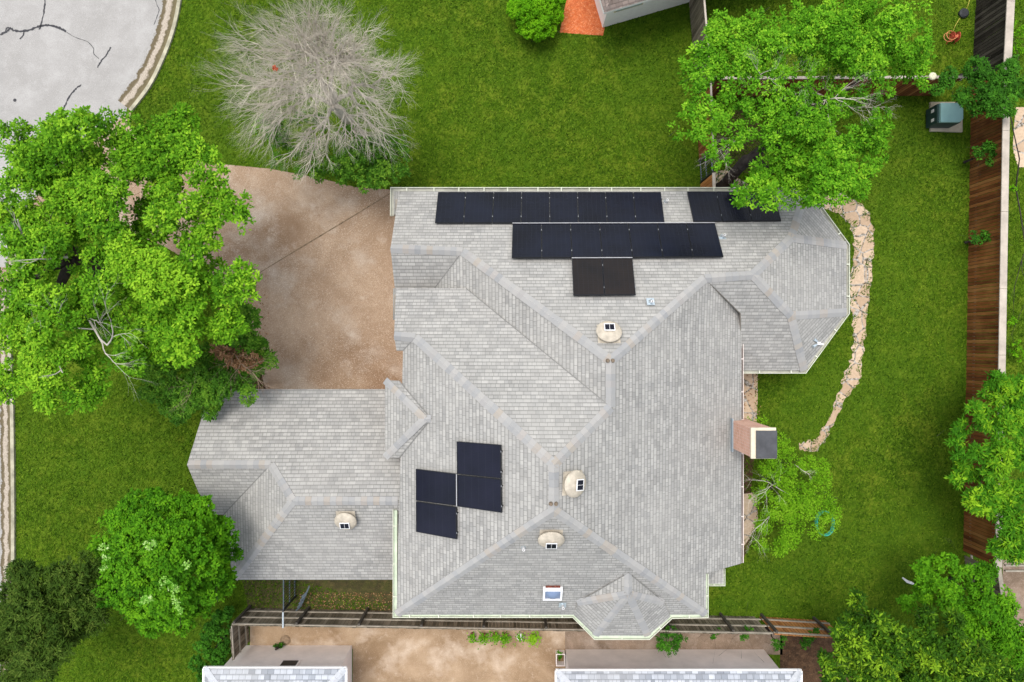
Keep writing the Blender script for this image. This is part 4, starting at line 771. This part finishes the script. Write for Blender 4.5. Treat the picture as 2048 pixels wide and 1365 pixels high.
for (px, py, z) in OUT:
    e = P(px, py, z); h = min(hubs, key=lambda q: (q-e).length+random.random()*.8); L = (e-h).length; d = (e-h).normalized(); n = max(4, int(L*2.6)); w = wiggle(h, h.lerp(e, .80), n, .045); rr = [.036*(1-.7*i/n) for i in range(n+1)]; m.tube(w, rr, 5)
    for i in range(1, n+1):
        for s in range(4 if i > 1 else 1):
            nd = (d+Vector((random.gauss(0, .55), random.gauss(0, .55), random.gauss(.05, .3)))).normalized(); grow(m, w[i], nd, min(.85, L*.24)*random.uniform(.7, 1.15), rr[i]*.3+.0065, 3 if i % 2 else 2, .6, d)
m.build('branches', M_barkg, T)
foliage('dry_leaf_clump', [(551, 137, 4, 8.0)], leaf_mat('rust leaves', (.4, .05, .02), (.5, .09, .03), (.6, .2, .1)), T, 60, .06, 6, .07, .05)
elm = J([(1380,160,16),(1385,205,14),(1372,130,12),(1480,120,24),(1540,165,24),(1600,160,26),(1660,160,24),(1845,130,18),(1850,95,14),(1770,170,20),(1760,235,16),(1765,270,14),(1750,335,14),(1545,405,12),(1610,412,12),(1700,385,14),(1660,20,20),(1750,15,18),(1560,35,18),(1450,330,14),(1420,310,14),(1405,125,38),(1445,85,45),(1430,140,35),(1490,60,35),(1510,105,50),(1570,75,50),(1620,45,42),(1660,80,50),(1710,40,42),(1735,85,52),(1790,55,45),(1825,90,35),(1800,125,42),(1745,135,48),(1690,130,42),(1620,115,42),(1565,130,32),(1460,175,28),(1395,175,25),(1400,235,38),(1440,215,28),(1430,275,34),(1475,265,30),(1500,205,38),(1475,150,22),(1570,215,46),(1540,260,34),(1620,260,44),(1650,215,38),(1695,205,30),(1745,250,30),(1725,285,44),(1665,300,48),(1600,305,44),(1545,345,42),(1600,365,46),(1665,360,46),(1715,345,34),(1500,375,34),(1530,395,25),(1475,395,14),(1580,400,20),(1825,165,22),(1545,300,28),(1850,60,18),(1755,305,18)], 5.8, .8)
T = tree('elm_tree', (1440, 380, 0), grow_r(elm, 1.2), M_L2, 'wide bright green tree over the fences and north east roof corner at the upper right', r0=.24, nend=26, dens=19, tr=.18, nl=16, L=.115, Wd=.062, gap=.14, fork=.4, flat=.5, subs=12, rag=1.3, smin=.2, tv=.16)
for k, (a, b, r) in enumerate((((1560,200,5.5),(1690,195,6.2),.04), ((1590,190,5.3),(1520,150,6.2),.04), ((1700,212,5),(1760,215,5.4),.025), ((1500,260,5),(1440,300,5.6),.04), ((1640,190,5.4),(1590,185,6.3),.03))): dead(T, P(*a), P(*b), r*.6, 9, 20+k, .9, 3, 'bare_branches', M_barkg)
m = MB(); m.tube(wiggle(P(1480, 335, 3), P(1600, 230, 5), 6, .02), [.2, .18, .16, .14, .12, .1, .08], 8); m.tube(wiggle(P(1590, 240, 4.8), P(1720, 160, 5.8), 6, .03), [.12, .1, .09, .08, .07, .06, .05], 8); m.build('limb', M_bark, T, True)
def shrub(name, blobs, mat, label, base=None, cat='shrub', **k):
    bx = sum(b[0] for b in blobs)/len(blobs); by = sum(b[1] for b in blobs)/len(blobs); zz = sum(b[3] for b in blobs)/len(blobs)
    q = P(bx, by, zz); base = (CX+q.x*F/H, CY-q.y*F/H, 0) if base is None else base
    return tree(name, base, blobs, mat, label, cat, r0=.05, nend=5, **k)
shrub('shrub', J([(1895,165,30),(1955,160,42),(2005,150,40),(2030,180,30),(1925,195,30),(1980,200,42),(2030,135,25),(2010,215,28),(1875,185,16),(1950,215,20)], 2.6, .2), M_L5, 'dark green bush overhanging the transformer cabinet and fence corner', dens=42, tr=.14, nl=11, L=.13, Wd=.055)
shrub('shrub', J([(1970,295,22),(1990,300,20),(1955,310,16),(1975,325,12)], 1.4, .2), M_L5, 'small dark vine bush climbing the brown fence below the transformer cabinet', dens=40, tr=.12, nl=9, L=.10, Wd=.05)
shrub('shrub', J([(1945,478,13),(1965,474,16),(1985,480,16),(1998,473,10)], 1.3, .2), M_L5, 'low dark sprig bush growing across the middle of the brown fence', dens=45, tr=.12, nl=9, L=.10, Wd=.05)
T = tree('loquat_tree', (1960, 900, 0), grow_r(J([(1910,880,14),(1945,945,26),(2020,830,40),(1915,960,14),(2000,1010,36),(1975,800,26),(1995,790,36),(2030,775,32),(1960,830,32),(2000,850,38),(2040,840,32),(1925,860,20),(1940,900,30),(1985,920,42),(2030,910,34),(1925,930,16),(1950,975,34),(2000,985,40),(2040,980,26),(1960,1020,26),(2010,1035,36),(2040,1070,34),(2000,1090,30),(2035,1110,24),(1985,760,18)], 3.6, .4), 1.15), M_L6, 'tree with whorled pale tipped leaves hanging over the right fence', r0=.12, dens=20, tr=.2, nl=18, L=.21, Wd=.055, star=1.3, flat=.7)
T = tree('broadleaf_tree', (1900, 1160, 0), J([(1865,1135,34),(1910,1130,36),(1955,1150,40),(1840,1175,30),(1895,1180,40),(1950,1200,42),(2000,1200,34),(1995,1250,42),(2030,1270,34),(1940,1250,40),(2035,1320,32),(1815,1205,22),(1840,1130,18),(1985,1290,35),(1930,1185,34),(1890,1210,34),(1970,1225,34),(1860,1160,28),(2010,1225,30),(1930,1225,34),(2010,1290,30)], 3.0, .3), M_L3, 'mid green bushy tree beside the end of the right fence', r0=.12, dens=32, tr=.16, nl=12, L=.15, Wd=.07, flat=.7)
T = tree('magnolia_tree', (1745, 1235, 0), J([(1695,1245,30),(1720,1200,20),(1680,1290,34),(1740,1270,42),(1700,1330,45),(1765,1320,46),(1800,1270,40),(1825,1330,46),(1860,1285,42),(1845,1235,32),(1885,1340,46),(1910,1290,40),(1950,1340,44),(1995,1350,40),(1650,1330,24),(1735,1225,18),(2035,1360,34),(1900,1240,24),(1720,1300,36),(1790,1295,36),(1840,1310,36),(1870,1310,36),(1930,1310,36),(1970,1320,36),(1660,1355,34),(1720,1355,36),(1780,1360,36),(1840,1360,36),(1900,1365,36),(1680,1255,26),(1760,1250,30)], 4.4, .4), M_L7, 'dark glossy leaved tree filling the bottom right corner', r0=.16, dens=26, tr=.19, nl=16, L=.18, Wd=.065, star=1.3, flat=.7)
T = tree('crape_myrtle', (1530, 960, 0), J([(1510,850,20),(1520,890,28),(1555,900,34),(1600,920,32),(1640,945,28),(1540,950,38),(1590,965,40),(1640,985,34),(1515,990,28),(1560,1010,40),(1615,1020,40),(1655,1030,34),(1530,1045,32),(1580,1060,36),(1630,1060,24),(1520,1090,20),(1555,1095,24)], 2.3, .3), M_L8, 'feathery yellow green small tree beside the chimney', r0=.07, dens=28, tr=.2, nl=14, L=.09, Wd=.045, gap=.12, flat=.5)
for k, (a, b) in enumerate((((1580,990,2.4),(1500,960,2.9)), ((1590,930,2.6),(1620,950,3)), ((1560,1010,2.4),(1500,1070,2.9)), ((1560,960,2.4),(1500,1000,2.8)))): dead(T, P(*a), P(*b), .012, 7, 40+k, .7, 2, 'bare_branches', M_barkg)
shrub('round_shrub', [(1073,20,46,.9),(1073,-15,46,.9),(1050,30,36,.8),(1096,28,36,.8),(1060,55,28,.7),(1085,57,28,.7),(1040,5,32,.8),(1106,5,32,.8),(1073,45,38,.9),(1045,50,18,.6),(1102,50,18,.6)], M_L9, 'clipped round bright green bush beside the orange mulch bed', dens=85, tr=.09, nl=12, L=.085, Wd=.05, subs=12, flat=.9)
shrub('ivy_bush', J([(440,1235,24),(425,1265,28),(445,1290,24),(405,1290,22),(430,1320,30),(395,1330,20),(450,1335,20),(415,1355,28),(455,1262,14),(460,1225,12)], .9, .1), M_L5, 'dark green ivy mass against the left end of the grey back fence', dens=60, tr=.1, nl=11, L=.11, Wd=.07, subs=9)
shrub('shrub', J([(1340,1265,22),(1325,1285,18),(1360,1280,14),(1345,1298,14)], 1.5, .2), M_L5, 'leafy bush growing through the back fence right of the bay roof', dens=55, tr=.12, nl=10, L=.12, Wd=.05)
for px, py, r, l in ((1430, 1266, 9, 'tiny sprig of weeds on the back fence rails nearest the house corner'), (1490, 1265, 13, 'green vine tuft on the grey back fence left of the orange section'), (1558, 1285, 14, 'vine tuft at the left end of the orange fence section'), (1625, 1270, 14, 'vine tuft crossing the middle of the orange fence section'), (1610, 1285, 14, 'weedy bush under the orange fence section')):
    shrub('vine', J([(px, py, r), (px+6, py-r*.6, r*.6), (px-4, py+r*.7, r*.6)], 1.4, .15), M_L5, l, cat='vine', dens=60, tr=.09, nl=9, L=.09, Wd=.045)
shrub('weed', [(562, 1291, 7, .2), (553, 1292, 4, .15)], M_L5, 'small weed beside the round stump', cat='weed', dens=60, tr=.08, nl=8, L=.1, Wd=.04)
shrub('shrub', J([(2025,60,22),(2035,100,20),(2030,380,14),(2035,700,22),(2025,640,14)], .6, .2), M_L9, 'loose light green weeds beyond the right fence', dens=18, tr=.12, nl=9, L=.1, Wd=.06)
# ---------------------------------------------------------------- grass blades and leaf litter
def inpoly(X, Y, poly):
    ins = np.zeros(len(X), bool); n = len(poly)
    for i in range(n):
        x1, y1 = poly[i]; x2, y2 = poly[(i+1) % n]
        c = ((y1 > Y) != (y2 > Y)) & (X < (x2-x1)*(Y-y1)/((y2-y1)+1e-12)+x1); ins ^= c
    return ins
def grass(name, n, seed):
    X = rng.uniform(-60, 2110, n); Y = rng.uniform(-60, 1430, n); ok = np.ones(n, bool)
    street = [(-900,-900),(372,-900)]+KERB_A+[(250,240),(225,262),(120,330),(60,410),(30,480)]+KERB_B+[(20,1900),(-900,1900)]
    pl_ = [(a+random.uniform(-1, 1)-(c*48/2-3)*.98, b) for a, b, c in pp]; pr_ = [(a+(c*48/2-3)*.98, b) for a, b, c in pp]
    for q in (street, DRIVE, [(1133,-60),(1119,66),(1206,72),(1210,54),(1400,0),(1400,-60)], [(440,1236),(1700,1250),(1700,1500),(440,1500)], [(1858,206),(1923,206),(1923,266),(1858,264)], [(2030,215),(2110,215),(2110,335),(2036,335),(2025,300)], [(2005,1120),(2110,1120),(2110,1290),(2005,1260)],
              [(480,800),(830,800),(830,400),(1560,400),(1670,500),(1670,610),(1590,720),(1460,720),(1460,1120),(1400,1220),(820,1220),(480,1130)], [(1470,738),(1512,738),(1508,862),(1470,862)], [(1470,985),(1508,985),(1512,1040),(1495,1075),(1470,1095)]): ok &= ~inpoly(X, Y, q)
    for i in range(len(pp)-1):
        a, b, c = pp[i]; d = np.hypot(X-a, Y-b); ok &= d > c*48*(.30+.16*np.sin(X*.09+Y*.13))
    X, Y = X[ok], Y[ok]; n = len(X); k = H/F; C = np.stack([(X-CX)*k, (CY-Y)*k, rng.uniform(.01, .05, n)], 1)
    x, y = C[:, 0], C[:, 1]
    pat = .5*np.sin(x*1.7+np.sin(y*1.3)*1.5)*np.sin(y*1.9+np.sin(x*.9)*2)+.5*np.sin(x*.6+1)*np.sin(y*.5+x*.2)
    a = rng.normal(.9, .8, n)+(rng.random(n) > .5)*math.pi; Td = np.stack([np.cos(a), np.sin(a), rng.uniform(-.1, .7, n)], 1); Td /= np.linalg.norm(Td, axis=1)[:, None]
    up = rand_unit(n)*.5+[0, 0, 1]
    return tag(leaf_mesh(name, C, Td, up, rng.uniform(.07, .17, n), rng.uniform(.016, .034, n), .42+.10*pat+rng.normal(0, .19, n), M_grass), kind='stuff')
grass('grass', 420000, 1)
def litter(name, region, n, mat=M_LB):
    x0, y0, x1, y1 = region; X = rng.uniform(x0, x1, n); Y = rng.uniform(y0, y1, n); k = H/F; C = np.stack([(X-CX)*k, (CY-Y)*k, rng.uniform(.03, .07, n)], 1); u = rand_unit(n)*.3+[0, 0, 1]; T2 = np.cross(u, rand_unit(n)); T2 /= np.linalg.norm(T2, axis=1)[:, None]
    return leaf_mesh(name, C, T2, u, np.full(n, .07), np.full(n, .045), rng.random(n), mat)
tag(litter('leaf_litter', (600, 1185, 790, 1232), 500), kind='stuff'); tag(litter('leaf_litter', (500, 590, 540, 778), 160), kind='stuff')
tag(litter('leaf_litter', (1486, 750, 1520, 870), 60), kind='stuff')
